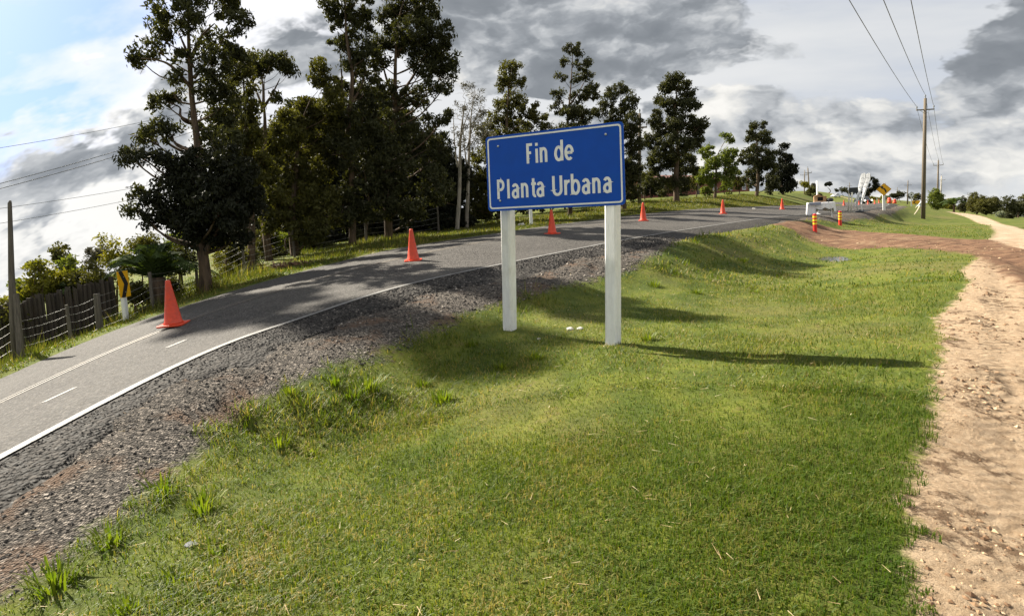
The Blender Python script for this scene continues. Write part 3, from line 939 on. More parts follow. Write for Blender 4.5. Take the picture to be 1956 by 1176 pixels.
def tree(name, label, Y, trunk, r0, clumps, mat='leaf_dark', bark='bark_dark', dens=1.0, leaf=(0.17, 0.06), group=None, droop=0.6, cat='tree', limbs=(), limb_r=0.05, sub=0.26, yspread=0.75, light=None, far=False, per=30):
    """trunk: picture points from the foot up; clumps: (px, py, rx, ry[, depth shift in m[, density]]) as the crown shows"""
    b = foot(trunk[0][0], Y)
    root = thing(name, label, cat, b, group)
    shift = b-at(trunk[0][0], trunk[0][1], Y)
    path = [b-np.array([0, 0, 0.25])]+[at(px+rnd.uniform(-5, 5), py, Y+rnd.uniform(-.2, .2))+np.array([0, 0, shift[2]*max(0, 1-k*0.5)]) for k, (px, py) in enumerate(trunk[1:])]
    path = smooth_path(path, 4)
    tb = MB()
    nP = len(path)
    rads = [r0*((1-i/(nP-1))**1.1*0.94+0.06)*(1.35 if i == 0 else 1.0) for i in range(nP)]
    tb.tube([p-b for p in path], rads, 7 if far else 10, jit=0.18)
    pz = np.array([p for p in path])
    for lm in limbs:
        lpth = smooth_path([at(px, py, Y+k*0.12*rnd.choice((-1, 1))) for k, (px, py) in enumerate(lm)], 4)
        q = len(lpth)
        tb.tube([p-b for p in lpth], [r0*0.42*(1-0.8*i/(q-1)) for i in range(q)], 6, jit=0.2)
    V, Fc, A_ = [], [], []
    nb = 0
    px2m = Y/F
    for cl in clumps:
        px, py, rx, ry = cl[:4]
        dy = cl[4] if len(cl) > 4 and cl[4] is not None else rnd.uniform(-1, 1)*yspread*rx*px2m*1.2
        dn = dens*(cl[5] if len(cl) > 5 else 1.0)
        c = at(px, py, Y+dy)
        R = np.array([rx*px2m, max(0.3, (rx+ry)*0.5*px2m*yspread), ry*px2m])
        n_sub = max(4, int(dn*3.3*(R[0]*R[2])/(sub*sub)))
        pts, tn = clump_points(c, R, n_sub, per*2, sub*0.6)
        v, f, a = leaves(pts, leaf[0], leaf[1], droop)
        a = np.repeat(tn, 4)
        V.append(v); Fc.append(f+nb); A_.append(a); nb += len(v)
        # bough from the trunk to the clump
        if not far:
            h = np.hypot(c[0]-pz[:, 0], c[1]-pz[:, 1])
            k = int(np.argmin(np.abs(pz[:, 2]-(c[2]-0.55*h-0.3*R[2]))))
            s = pz[k]
            mid = s*0.45+c*0.55+np.array([rnd.uniform(-.15, .15), rnd.uniform(-.15, .15), -0.12*np.linalg.norm(c-s)])
            bp = smooth_path([s, mid, c], 4)
            q = len(bp)
            rb = max(0.012, min(rads[min(k, nP-1)]*0.45, limb_r))
            tb.tube([p-b for p in bp], [rb*(1-0.75*i/(q-1)) for i in range(q)], 5, cap=False)
            for t in range(3):
                e = c+(rng.normal(size=3)*0.55)*R
                tb.tube([p-b for p in (bp[-3], (bp[-3]+e)/2+np.array([0, 0, .05]), e)], [rb*0.4, rb*0.3, rb*0.12], 4, cap=False)
    tb.build('trunk', M[bark], root, smooth=True)
    V = np.concatenate(V)-b
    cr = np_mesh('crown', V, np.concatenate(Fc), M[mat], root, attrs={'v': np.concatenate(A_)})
    cr['kind'] = 'stuff'
    return root

# ------------------------------------------------------------------ the grove beyond the road
EU = 'eucalyptus_tree'
tree(EU, 'tallest open eucalyptus with long bare limbs reaching towards the wire fence', 16.5,
     [(398, 552), (388, 470), (380, 360), (376, 270), (372, 200), (367, 120), (364, 50), (360, -40), (352, -110)], 0.15,
     [(340, 22, 55, 38), (425, 12, 42, 36), (455, 42, 24, 30), (308, 62, 32, 24), (292, 92, 26, 20), (262, 108, 26, 20), (400, 70, 36, 26, None, .7), (440, 110, 32, 36), (402, 112, 36, 40), (345, 100, 26, 22, None, .6),
      (412, 165, 38, 42), (338, 150, 20, 16, None, .7), (330, 178, 26, 20), (312, 197, 26, 20), (432, 200, 32, 42), (402, 232, 36, 40), (425, 272, 38, 36), (395, 285, 30, 30),
      (300, 240, 27, 20), (286, 262, 24, 18), (327, 256, 18, 24), (254, 286, 24, 16), (312, 297, 20, 18), (247, 300, 10, 14, None, .6), (262, 375, 12, 16, None, .6), (254, 398, 8, 14, None, .6),
      (350, -40, 60, 40), (420, -45, 50, 40), (330, -100, 55, 40), (400, -105, 55, 45), (360, -160, 60, 40), (300, -50, 40, 30), (460, -80, 40, 40), (420, -170, 50, 40), (300, -130, 45, 35)],
     limbs=[[(374, 230), (360, 235), (345, 222), (343, 205), (320, 196)], [(373, 178), (350, 150), (325, 125), (300, 115), (270, 112)], [(368, 130), (355, 95), (340, 60)], [(366, 110), (385, 70), (410, 45)],
            [(376, 300), (340, 285), (315, 268), (300, 245)], [(370, 150), (395, 120), (420, 95)]], dens=1.2, leaf=(0.15, 0.05))
tree('broad_tree', 'dense dark round-crowned tree standing right at the road edge', 15.6,
     [(393, 556), (388, 510), (388, 460), (392, 400), (398, 340)], 0.19,
     [(330, 345, 40, 42), (380, 322, 52, 44), (440, 332, 50, 54), (350, 400, 56, 46), (420, 398, 58, 54), (470, 372, 42, 54), (325, 432, 30, 24), (400, 448, 48, 30), (452, 440, 38, 34), (290, 382, 20, 28), (282, 420, 14, 16),
      (385, 370, 50, 40), (440, 395, 40, 40), (360, 360, 40, 40), (315, 310, 24, 20), (270, 300, 16, 18, None, .5), (405, 380, 60, 60), (360, 430, 40, 30)],
     mat='leaf_black', dens=1.6, leaf=(0.125, 0.06), limbs=[[(388, 500), (375, 460), (350, 420)], [(388, 490), (410, 450), (430, 410)]])
tree(EU, 'slim eucalyptus with small umbrella crown on a forked bare stem', 21.5,
     [(515, 500), (510, 420), (506, 320), (504, 240), (503, 200), (500, 150)], 0.15,
     [(500, 122, 34, 22), (540, 128, 24, 17), (520, 108, 26, 15), (478, 138, 20, 18), (553, 138, 13, 13), (470, 118, 18, 18), (525, 185, 12, 10, None, .5)],
     limbs=[[(504, 215), (492, 180), (478, 150)], [(504, 205), (520, 180), (535, 150)], [(503, 200), (503, 170), (498, 135)]], dens=1.1)
tree(EU, 'olive eucalyptus with hanging foliage between the tall open tree and umbrella crown', 19.5,
     [(478, 512), (476, 420), (472, 300), (468, 200), (462, 130)], 0.15,
     [(468, 122, 26, 28), (462, 165, 32, 34), (472, 205, 30, 34), (466, 250, 34, 36), (478, 295, 36, 36), (450, 300, 36, 36), (500, 330, 34, 40), (470, 350, 44, 40), (440, 240, 24, 30)], mat='leaf_mid', dens=1.1)
tree(EU, 'bushy olive eucalyptus right of the umbrella-crowned tree', 22,
     [(565, 498), (562, 420), (566, 330), (575, 250), (588, 190)], 0.18,
     [(592, 208, 40, 30), (560, 248, 38, 40), (618, 250, 44, 44), (540, 308, 44, 48), (600, 320, 50, 52), (560, 385, 48, 52), (615, 395, 50, 50), (520, 260, 24, 28, None, .8), (638, 190, 30, 30), (612, 140, 24, 30), (590, 440, 46, 30), (530, 400, 40, 50), (545, 220, 20, 20)], mat='leaf_mid', dens=1.3)
tree(EU, 'tall feathery eucalyptus with paired stems left of the heavy domed crown', 23,
     [(672, 474), (670, 360), (668, 250), (668, 150), (664, 70), (660, -20), (655, -60)], 0.15,
     [(648, 10, 36, 30), (690, 14, 32, 30), (636, 44, 22, 20), (682, 54, 32, 30), (652, 84, 26, 24), (700, 100, 30, 28), (680, 130, 26, 28), (702, 162, 34, 32), (640, 172, 34, 28), (660, 212, 40, 38), (690, 250, 44, 40), (650, 290, 46, 44), (690, 330, 46, 44), (655, 390, 46, 44),
      (660, -40, 50, 36), (700, -40, 40, 34), (670, -95, 46, 36)], limbs=[[(669, 240), (655, 190), (652, 130), (645, 60)], [(668, 200), (688, 170), (700, 130)]], dens=0.95)
tree(EU, 'big eucalyptus with heavy domed crown and leaning open boughs', 24,
     [(742, 470), (744, 370), (747, 280), (750, 215), (757, 120), (764, 45), (770, -10)], 0.19,
     [(770, 12, 42, 28), (814, 22, 38, 30), (742, 44, 30, 28), (790, 60, 42, 34), (834, 68, 32, 38), (850, 102, 26, 36), (806, 102, 36, 34), (734, 84, 26, 24), (762, 84, 24, 24), (856, 134, 17, 26), (830, 128, 30, 24), (720, 118, 26, 24), (824, 166, 24, 13), (846, 172, 17, 16), (806, 136, 22, 14, None, .7),
      (704, 200, 34, 32), (736, 172, 26, 24, None, .8), (782, 178, 28, 24, None, .8), (760, 232, 40, 34), (800, 192, 24, 14), (720, 262, 44, 42), (790, 268, 36, 34), (690, 300, 44, 50), (750, 318, 52, 50), (822, 232, 18, 18), (700, 376, 52, 50), (770, 388, 54, 46), (828, 300, 30, 34), (850, 226, 18, 20), (842, 274, 26, 34), (838, 358, 36, 50),
      (780, -30, 50, 30), (830, -18, 34, 22)],
     limbs=[[(752, 200), (780, 160), (805, 120), (825, 85)], [(750, 215), (785, 190), (815, 172), (840, 168)], [(752, 190), (738, 150), (728, 110)], [(758, 110), (775, 80), (795, 50)]], dens=1.05, mat='leaf_dark')
tree(EU, 'dark leafy eucalyptus filling the gap below the domed crown', 28,
     [(800, 452), (800, 380), (804, 320), (810, 260)], 0.17,
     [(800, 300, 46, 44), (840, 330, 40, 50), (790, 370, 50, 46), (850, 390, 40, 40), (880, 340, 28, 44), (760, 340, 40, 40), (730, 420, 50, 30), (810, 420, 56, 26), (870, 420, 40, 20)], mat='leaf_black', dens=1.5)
tree(EU, 'dark leafy eucalyptus behind the feathery paired-stem tree', 29,
     [(640, 474), (640, 400), (636, 320), (630, 260)], 0.17,
     [(630, 290, 50, 46), (600, 350, 52, 50), (660, 350, 54, 50), (620, 410, 56, 44), (690, 420, 60, 36), (560, 420, 50, 40), (520, 440, 40, 34), (580, 300, 40, 40)], mat='leaf_black', dens=1.5)
tree(EU, 'dark eucalyptus standing behind the bushy olive tree in the grove', 31, [(585, 480), (585, 380), (590, 280), (600, 190)], 0.17,
     [(560, 230, 40, 36), (600, 215, 40, 36), (640, 235, 44, 40), (540, 275, 40, 40), (585, 275, 50, 44), (635, 290, 50, 44), (520, 320, 40, 40), (560, 340, 50, 44), (620, 350, 50, 44), (500, 280, 26, 34), (660, 270, 36, 40)], mat='leaf_dark', dens=1.2, leaf=(0.22, 0.09), sub=0.34)
tree(EU, 'dark eucalyptus standing behind the domed crown and feathery tree', 32, [(735, 470), (735, 370), (730, 270), (720, 180)], 0.18,
     [(700, 195, 40, 36), (735, 215, 40, 36), (770, 240, 40, 36), (690, 240, 44, 40), (725, 275, 50, 44), (780, 290, 46, 40), (820, 275, 34, 34), (690, 310, 50, 44), (740, 340, 50, 44), (800, 335, 44, 40), (845, 310, 30, 36), (860, 360, 34, 40), (830, 390, 44, 34)], mat='leaf_dark', dens=1.2, leaf=(0.22, 0.09), sub=0.34)
tree(EU, 'dark eucalyptus standing behind the round tree and umbrella crown', 28, [(445, 500), (445, 400), (448, 300), (450, 215)], 0.16,
     [(450, 225, 30, 34), (430, 260, 36, 36), (475, 260, 36, 36), (450, 305, 44, 40), (495, 300, 32, 40), (500, 350, 40, 44), (460, 350, 44, 40), (510, 400, 36, 44)], mat='leaf_dark', dens=1.2, leaf=(0.2, 0.08), sub=0.32)
for k, (px, base, top, lab) in enumerate([(872, 434, 190, 'thin pale wispy sapling beside the dark grove edge'), (890, 432, 165, 'straight pale trunk with sparse grey twigs left of the blue sign')]):
    tree('wispy_tree', lab, 27+k, [(px, base), (px+1, 350), (px+3, 270), (px+8, 220), (px+14, top)], 0.11,
         [(px+18, 175, 26, 22, None, .5), (px+30, 195, 24, 24, None, .5), (px+2, 215, 20, 26, None, .5), (px+25, 235, 26, 26, None, .6), (px+40, 250, 22, 26, None, .6), (px+10, 270, 22, 30, None, .6)],
         mat='leaf_grey', bark='bark_pale', dens=0.55, leaf=(0.12, 0.03), droop=0.1, limbs=[[(px+3, 280), (px+14, 240), (px+30, 200)], [(px+2, 320), (px-4, 270), (px-6, 210)]])
tree(EU, 'eucalyptus with pointed olive top behind the left half of the blue sign', 30,
     [(972, 424), (972, 350), (972, 270), (973, 200), (976, 130)], 0.17,
     [(975, 132, 26, 18), (965, 158, 26, 20), (986, 164, 22, 22), (976, 196, 30, 20), (1010, 210, 26, 20), (955, 218, 28, 24), (1030, 226, 22, 16), (992, 240, 42, 22), (1046, 242, 14, 12), (935, 255, 30, 30), (960, 280, 46, 36), (1010, 280, 46, 36), (930, 310, 36, 44), (920, 360, 36, 36), (930, 400, 30, 24), (960, 330, 50, 40), (1020, 330, 50, 40), (1000, 380, 70, 26)], mat='leaf_mid', dens=1.0)
tree(EU, 'slender tall eucalyptus with separate leaf puffs above the blue sign', 33,
     [(1089, 408), (1089, 330), (1088, 250), (1089, 170), (1094, 90)], 0.15,
     [(1097, 95, 20, 16), (1111, 124, 19, 15), (1078, 118, 9, 8), (1120, 144, 15, 12), (1073, 146, 12, 9), (1099, 150, 12, 10), (1068, 180, 15, 11), (1110, 184, 20, 17), (1131, 174, 17, 20), (1064, 206, 16, 14), (1090, 214, 26, 16), (1116, 220, 26, 20), (1090, 260, 50, 30), (1120, 300, 50, 40), (1070, 310, 50, 40), (1100, 360, 60, 34)], limbs=[[(1088, 230), (1076, 200), (1066, 180)], [(1089, 200), (1103, 180), (1120, 150)]], dens=1.05)
tree(EU, 'rounded double-topped eucalyptus between the blue sign and the utility pole', 36,
     [(1192, 396), (1190, 330), (1188, 260), (1184, 180)], 0.17,
     [(1181, 174, 25, 14), (1164, 190, 17, 17), (1200, 194, 19, 20), (1145, 210, 18, 17), (1186, 220, 28, 18), (1206, 240, 22, 26), (1212, 282, 20, 34), (1206, 330, 22, 34), (1170, 250, 40, 26), (1150, 290, 40, 30), (1180, 330, 44, 36), (1140, 350, 40, 30), (1205, 368, 24, 20)], dens=1.2)
tree(EU, 'largest eucalyptus right of the blue sign, behind the wooden utility pole', 46,
     [(1292, 385), (1292, 330), (1291, 270), (1293, 210), (1294, 145)], 0.26,
     [(1290, 150, 23, 12), (1276, 168, 22, 16), (1310, 174, 22, 20), (1262, 194, 15, 14), (1286, 204, 28, 20), (1320, 204, 18, 20), (1252, 224, 17, 14), (1272, 240, 32, 20), (1310, 235, 32, 25), (1340, 240, 15, 14), (1247, 268, 20, 20), (1286, 280, 42, 26), (1330, 268, 22, 20), (1260, 310, 36, 25), (1310, 315, 32, 26), (1250, 345, 24, 17), (1300, 350, 26, 20)], dens=1.25, leaf=(0.24, 0.09), sub=0.36)
tree(EU, 'light green young eucalyptus with a little arched top tuft', 54,
     [(1365, 379), (1367, 340), (1372, 300), (1384, 264)], 0.16,
     [(1383, 261, 14, 6), (1394, 271, 8, 8), (1353, 290, 22, 12), (1386, 294, 25, 14), (1370, 310, 32, 16), (1400, 314, 15, 12), (1348, 336, 18, 20), (1392, 336, 16, 24), (1366, 344, 22, 16)], mat='leaf_light', dens=1.1, leaf=(0.26, 0.1), sub=0.4)
tree(EU, 'round topped eucalyptus in front of the red brick house end', 64,
     [(1445, 375), (1446, 330), (1447, 285), (1447, 240)], 0.22,
     [(1447, 240, 18, 8), (1440, 254, 13, 9), (1456, 262, 19, 11), (1430, 264, 7, 6), (1440, 290, 22, 16), (1465, 275, 13, 12), (1425, 305, 17, 14), (1455, 315, 26, 18), (1440, 342, 26, 18), (1470, 300, 13, 16), (1476, 340, 14, 24)], dens=1.2, leaf=(0.3, 0.12), sub=0.45)
tree('conifer_tree', 'compact near-black evergreen closing the row of trees', 75,
     [(1496, 372), (1496, 345), (1497, 315), (1499, 282)], 0.2,
     [(1500, 280, 10, 6), (1488, 290, 8, 6), (1500, 304, 16, 13), (1490, 328, 19, 18), (1508, 330, 13, 18), (1496, 354, 23, 13), (1516, 320, 6, 10), (1512, 355, 10, 12)], mat='leaf_black', dens=1.6, leaf=(0.34, 0.14), sub=0.5)
for (px, py, rx, ry, Y, mt, lab) in [(1232, 352, 18, 30, 52, 'leaf_mid', 'leafy sapling just right of the wooden utility pole'), (1330, 345, 20, 30, 56, 'leaf_mid', 'olive sapling beside the largest right hand eucalyptus'), (1348, 358, 16, 18, 60, 'leaf_light', 'fresh green sapling before the brick house wall'), (1412, 350, 16, 24, 68, 'leaf_mid', 'dull sapling before the brick house end'), (1470, 352, 16, 22, 70, 'leaf_dark', 'dark sapling between round topped tree and evergreen'), (1275, 362, 20, 18, 58, 'leaf_dark', 'low dark sapling under the largest right hand eucalyptus'), (1385, 362, 14, 14, 66, 'leaf_light', 'low green sapling under the arched-top eucalyptus'), (1310, 362, 18, 16, 62, 'leaf_dark', 'low dark sapling near the brick house door')]:
    tree('sapling', lab, Y, [(px, py+ry), (px, py), (px+2, py-ry*0.5)], 0.07, [(px+rnd.uniform(-.7, .7)*rx, py+rnd.uniform(-.8, .6)*ry, rx*0.5, ry*0.42) for _ in range(7)], mat=mt, dens=0.9, group='saplings in front of the brick house', sub=0.35, leaf=(0.24, 0.10), far=True, per=18)
# low thicket behind the grove
for k, (px, py, rx, ry, Y, lab) in enumerate([(430, 400, 50, 60, 30, 'dark shrub thicket behind the road-edge round tree'), (500, 395, 60, 70, 31, 'dark shrub thicket behind the umbrella-crowned tree'), (580, 395, 65, 75, 32, 'dark shrub thicket behind the bushy olive eucalyptus'), (670, 385, 70, 75, 33, 'dark shrub thicket behind the feathery tree stems'), (760, 385, 70, 70, 35, 'dark shrub thicket beneath the domed eucalyptus'), (840, 380, 60, 64, 36, 'dark shrub thicket right of the domed eucalyptus stem'),
                                          (920, 365, 55, 60, 37, 'dark shrub thicket between pale trunks and blue sign'), (1000, 350, 60, 60, 40, 'shrub thicket behind the left half of the blue sign'), (1080, 350, 60, 50, 43, 'shrub thicket behind the right half of the blue sign'), (1165, 345, 50, 46, 46, 'shrub thicket left of the wooden utility pole'), (1245, 355, 30, 24, 60, 'shrub thicket behind the wooden utility pole')]):
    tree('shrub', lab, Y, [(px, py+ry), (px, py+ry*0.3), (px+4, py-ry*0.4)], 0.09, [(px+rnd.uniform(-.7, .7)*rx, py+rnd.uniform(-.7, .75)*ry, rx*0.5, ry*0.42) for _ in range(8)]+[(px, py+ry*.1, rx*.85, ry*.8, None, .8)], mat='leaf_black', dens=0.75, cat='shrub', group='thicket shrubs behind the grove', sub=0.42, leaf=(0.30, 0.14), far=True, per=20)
for (px, py, rx, ry, Y, lab) in [(430, 470, 40, 26, 25, 'low dark understory bush left of the umbrella tree stem'), (560, 462, 50, 28, 26, 'low dark understory bush behind the fence right of the umbrella tree stem'), (640, 450, 50, 28, 27, 'low dark understory bush behind the feathery tree foot'), (720, 440, 48, 28, 28, 'low dark understory bush behind the domed tree foot'), (790, 430, 46, 26, 29, 'low dark understory bush right of the domed tree foot'), (860, 418, 40, 22, 31, 'low dark understory bush behind the wispy sapling'), (930, 408, 40, 20, 33, 'low dark understory bush left of the sign post'), (495, 462, 30, 30, 24, 'low dark understory bush beside the umbrella tree stem')]:
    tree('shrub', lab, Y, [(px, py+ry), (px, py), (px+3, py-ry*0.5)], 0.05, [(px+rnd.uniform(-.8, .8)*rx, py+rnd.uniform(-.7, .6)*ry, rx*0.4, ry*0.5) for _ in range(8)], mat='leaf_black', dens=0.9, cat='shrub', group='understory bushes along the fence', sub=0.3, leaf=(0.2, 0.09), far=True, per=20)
# eucalyptus added out of view at the left to cast shade over the bend
def world_clump(p, r_):
    px, py = proj(p)
    return (px, py, r_*F/p[1], r_*F/p[1], 0.0)
_tx, _ty = -25.6, 27.0
_tt = [proj((_tx, _ty, z)) for z in (-1, 6, 12, 18, 24, 27)]
tree(EU, 'very tall added eucalyptus, unseen beyond the left edge, shading the bend', _ty, _tt, 0.35,
     [world_clump((_tx+rnd.uniform(-.9, 1.4), _ty+rnd.uniform(-1.0, 1.2), z), rnd.uniform(.6, 1.0)) for z in np.linspace(18.2, 27.5, 17)], dens=0.7, leaf=(0.3, 0.13), sub=0.32)
# shrubs along the wire fence at the left
for (px, py, rx, ry, Y, mt, lab) in [(75, 545, 30, 45, 14.5, 'leaf_yellow', 'tall yellow-leaved shrub behind the plank fence near the tall pole'), (115, 510, 26, 38, 16, 'leaf_mid', 'pointed olive shrub rising above the plank fence'), (140, 525, 34, 34, 15.5, 'leaf_light', 'green shrub behind the plank fence beside the small palm'),
                                   (222, 500, 36, 40, 16.5, 'leaf_yellow', 'bright yellow-green shrub behind the chevron sign'), (190, 535, 26, 30, 15.5, 'leaf_mid', 'dull olive shrub behind the wire fence left of the chevron'), (265, 470, 40, 26, 19, 'leaf_mid', 'olive shrub behind the big palm'), (10, 600, 24, 30, 13.5, 'leaf_mid', 'low shrub behind the tall wooden pole'),
                                   (25, 590, 20, 20, 16, 'leaf_yellow', 'pale shrub beyond the tall wooden pole'), (470, 470, 40, 22, 26, 'leaf_mid', 'low sunlit shrub in the gap right of the round tree'), (180, 490, 20, 16, 22, 'leaf_grey', 'grey twiggy shrub above the fence'), (340, 470, 34, 40, 20, 'leaf_light', 'fresh green shrub under the round tree'), (430, 490, 30, 30, 24, 'leaf_yellow', 'yellowish shrub beside the thick trunk at the road'), (447, 484, 26, 24, 19.5, 'leaf_mid', 'olive shrub just right of the round tree trunk'), (500, 470, 26, 26, 22.8, 'leaf_mid', 'brownish shrub behind the umbrella tree stem'), (545, 470, 24, 22, 24, 'leaf_light', 'green shrub right of the umbrella tree stem'), (350, 500, 26, 34, 18.2, 'leaf_dark', 'dark shrub between the large palm and round tree trunk'), (50, 560, 26, 30, 14.8, 'leaf_light', 'fresh green shrub right of the tall wooden pole'), (165, 545, 28, 26, 14.9, 'leaf_mid', 'olive shrub hanging over the plank fence'), (105, 548, 26, 26, 14.9, 'leaf_yellow', 'yellow speckled shrub hanging over the plank fence'), (262, 562, 20, 24, 14.9, 'leaf_mid', 'olive bush between the chevron post and the palm'), (290, 566, 20, 20, 15.3, 'leaf_light', 'fresh green bush at the fence below the palm'), (332, 556, 24, 22, 16.2, 'leaf_dark', 'dark bush at the fence left of the round tree trunk'), (432, 520, 22, 18, 18.8, 'leaf_mid', 'olive bush at the fence right of the round tree trunk'), (470, 500, 26, 18, 20.5, 'leaf_dark', 'dark bush at the fence left of the umbrella tree stem'), (545, 486, 30, 16, 23.2, 'leaf_dark', 'dark bush at the fence right of the umbrella tree stem'), (610, 472, 30, 16, 24.6, 'leaf_dark', 'dark bush at the fence left of the feathery tree'), (700, 455, 34, 16, 26.5, 'leaf_dark', 'dark bush at the fence between feathery and domed trees')]:
    tree('shrub', lab, Y, [(px, py+ry+20), (px, py+ry*0.3), (px+3, py-ry*0.3)], 0.05, [(px+rnd.uniform(-.75, .75)*rx, py+rnd.uniform(-.9, .7)*ry, rx*0.42, ry*0.42) for _ in range(9)]+[(px, py, rx*0.7, ry*0.7)], mat=mt, dens=0.95, cat='shrub', group='shrubs by the wire fence', sub=0.2, per=20, leaf=(0.095, 0.05), droop=0.1, limb_r=0.02)

# palms: fronds with leaflets
def palm(label, px, Y, h, n_fr, L, mat='leaf_palm', name='palm_tree', group=None, stem_r=0.22, up=0.9):
    b = foot(px, Y)
    root = thing(name, label, 'palm', b, group)
    MB().tube([(0, 0, -0.2), (0.02, 0, h*0.5), (0, 0.02, h)], [stem_r*1.2, stem_r, stem_r*0.9], 10, jit=0.3).build('trunk', M['bark_dark'], root, smooth=True)
    for k in range(n_fr):
        a = 2*PI*k/n_fr*2.618+rnd.uniform(-.2, .2)
        el = up*rnd.uniform(0.35, 1.25)
        ll = L*rnd.uniform(0.75, 1.1)
        pts = []
        for t in np.linspace(0, 1, 9):
            e2 = el-t*t*1.5
            pts.append((ll*t*math.cos(min(el, 1.45))*1.0+0.12*t, h+ll*(t*math.sin(el)-0.55*t*t*t)))
        v, f = [], []
        ca, sa = math.cos(a), math.sin(a)
        for i in range(len(pts)-1):
            for sgn in (-1, 1):
                for q in (0.0, 0.5):
                    x = pts[i][0]*(1-q)+pts[i+1][0]*q; z = pts[i][1]*(1-q)+pts[i+1][1]*q
                    tt = (i+q)/8
                    w_ = ll*0.26*math.sin(PI*min(1, 0.18+tt*0.8))
                    bx_, bz = pts[i+1][0]-pts[i][0], pts[i+1][1]-pts[i][1]
                    nb = math.hypot(bx_, bz)+1e-6
                    bx_, bz = bx_/nb, bz/nb
                    e = (x+bx_*w_*0.8, sgn*w_*0.75, z+bz*w_*0.8-w_*0.35)
                    wd = 0.03+0.016*ll
                    for (dx_, dz_) in ((bx_*wd, bz*wd),):
                        k0 = len(v)
                        for (xx, yy, zz_) in ((x-dx_, 0, z-dz_), (x+dx_, 0, z+dz_), e):
                            v.append((xx*ca-yy*sa, xx*sa+yy*ca, zz_))
                        f.append((k0, k0+1, k0+2))
        fr = np_mesh('frond', v, f, M[mat], root, attrs={'v': np.full(len(v), rnd.random())})
        MB().tube([(x*ca, x*sa, z) for x, z in pts], [0.022*(1-i/10) for i in range(9)], 5).build('stalk', M[mat], fr)
    return root
palm('large feathery palm beside the chevron sign and round tree', 304, 15.2, 0.75, 34, 1.55, up=1.25)
palm('small palm growing behind the plank fence', 142, 15.0, 1.0, 16, 0.9, up=1.0)
palm('small dark palm left of the hill bushes by the sandy path', 1822, 98, 1.4, 22, 2.6, up=1.0, stem_r=0.16)
# ------------------------------------------------------------------ far bushes and trees
def bush(label, px, py, rx, ry, Y, mat, name='bush', group=None, nc=6, cat='bush', dens=1.1):
    if group == 'bushes along the far right edge': py, rx, ry = py-ry*0.25, rx*1.5, ry*1.45
    s = Y/F
    tree(name, label, Y, [(px, py+ry), (px, py+ry*0.2), (px+rx*0.1, py-ry*0.3)], max(0.05, rx*s*0.05), [(px+rnd.uniform(-.6, .6)*rx, py+rnd.uniform(-.55, .55)*ry, rx*0.5, ry*0.5) for _ in range(nc)]+[(px, py+ry*.1, rx*0.75, ry*0.75)],
         mat=mat, dens=dens, cat=cat, group=group, sub=max(0.2, rx*s*0.15), leaf=(max(0.14, rx*s*0.10), max(0.06, rx*s*0.045)), droop=0.15, far=True, per=16)
GB = 'bushes along the far right edge'
bush('yellow-green rounded bush behind the second utility pole', 1786, 384, 15, 17, 112, 'leaf_light', group=GB)
bush('small dark bush right of the little palm', 1841, 393, 9, 12, 100, 'leaf_dark', group=GB)
bush('large pale green bush, tallest in the right hand thicket', 1866, 392, 17, 18, 92, 'leaf_mid', group=GB)
bush('olive bush joined to the tall pale green bush', 1884, 397, 16, 15, 88, 'leaf_mid', group=GB)
bush('dark bush with bare twig tops at the thicket end', 1902, 396, 11, 16, 90, 'leaf_dark', group=GB)
bush('pale grey-green agave-like bush at the foot of the thicket', 1916, 412, 11, 7, 62, 'leaf_sage', group=GB, nc=4)
bush('small dark bush beside the pale agave-like bush', 1928, 416, 8, 7, 60, 'leaf_dark', group=GB, nc=4)
bush('dark wide bush by the white parked vehicle', 1944, 400, 20, 16, 75, 'leaf_dark', group=GB)
bush('olive bush beyond the white parked vehicle', 1968, 396, 22, 16, 80, 'leaf_mid', group=GB)
bush('low brown-green scrub beyond the sandy path', 1812, 394, 13, 10, 150, 'leaf_yellow', group=GB, nc=4)
GH = 'hedge bushes on the far hill'
for (px, py, rx, ry, Y, mt, lab) in [(1537, 352, 10, 9, 95, 'leaf_yellow', 'yellow autumn bush beside the near-black evergreen'), (1547, 366, 15, 12, 92, 'leaf_mid', 'olive bush under the yellow autumn bush'), (1562, 373, 12, 8, 88, 'leaf_dark', 'low dark bush behind the white cloth table'), (1555, 356, 8, 8, 110, 'leaf_grey', 'bare twiggy bush behind the low dark bush'),
                                   (1612, 363, 10, 7, 300, 'leaf_dark', 'dark hedge clump above the far dirt road'), (1625, 366, 10, 8, 290, 'leaf_dark', 'dark hedge clump behind the cream posts'), (1600, 364, 6, 4, 320, 'leaf_dark', 'small hedge clump at top of the far dirt road'), (1640, 366, 8, 8, 285, 'leaf_dark', 'hedge clump between the feather flags and hill'),
                                   (1708, 373, 11, 8, 240, 'leaf_dark', 'dark hedge clump right of the curve warning sign'), (1722, 372, 10, 8, 240, 'leaf_dark', 'dark hedge clump near the far round sign'), (1738, 374, 9, 8, 230, 'leaf_dark', 'dark hedge clump behind the far round sign'), (1752, 376, 10, 9, 220, 'leaf_mid', 'brownish hedge clump left of the near concrete pole'), (1690, 378, 14, 5, 260, 'leaf_yellow', 'dry scrub strip behind the curve warning sign'), (1668, 379, 12, 5, 260, 'leaf_yellow', 'dry scrub strip behind the dark oncoming car')]:
    bush(lab, px, py, rx, ry, Y, mt, group=GH, nc=5)
tree('field_tree', 'small lone flat-topped tree on the far ridge', 380, [(1583, 360), (1583, 356), (1583, 351)], 0.5, [(1583, 351, 6, 3.2), (1580, 353, 4, 2.5), (1586, 353, 4, 2.5), (1583, 348.5, 3, 2)], mat='leaf_black', dens=1.2, leaf=(0.9, 0.4), sub=0.8, far=True)
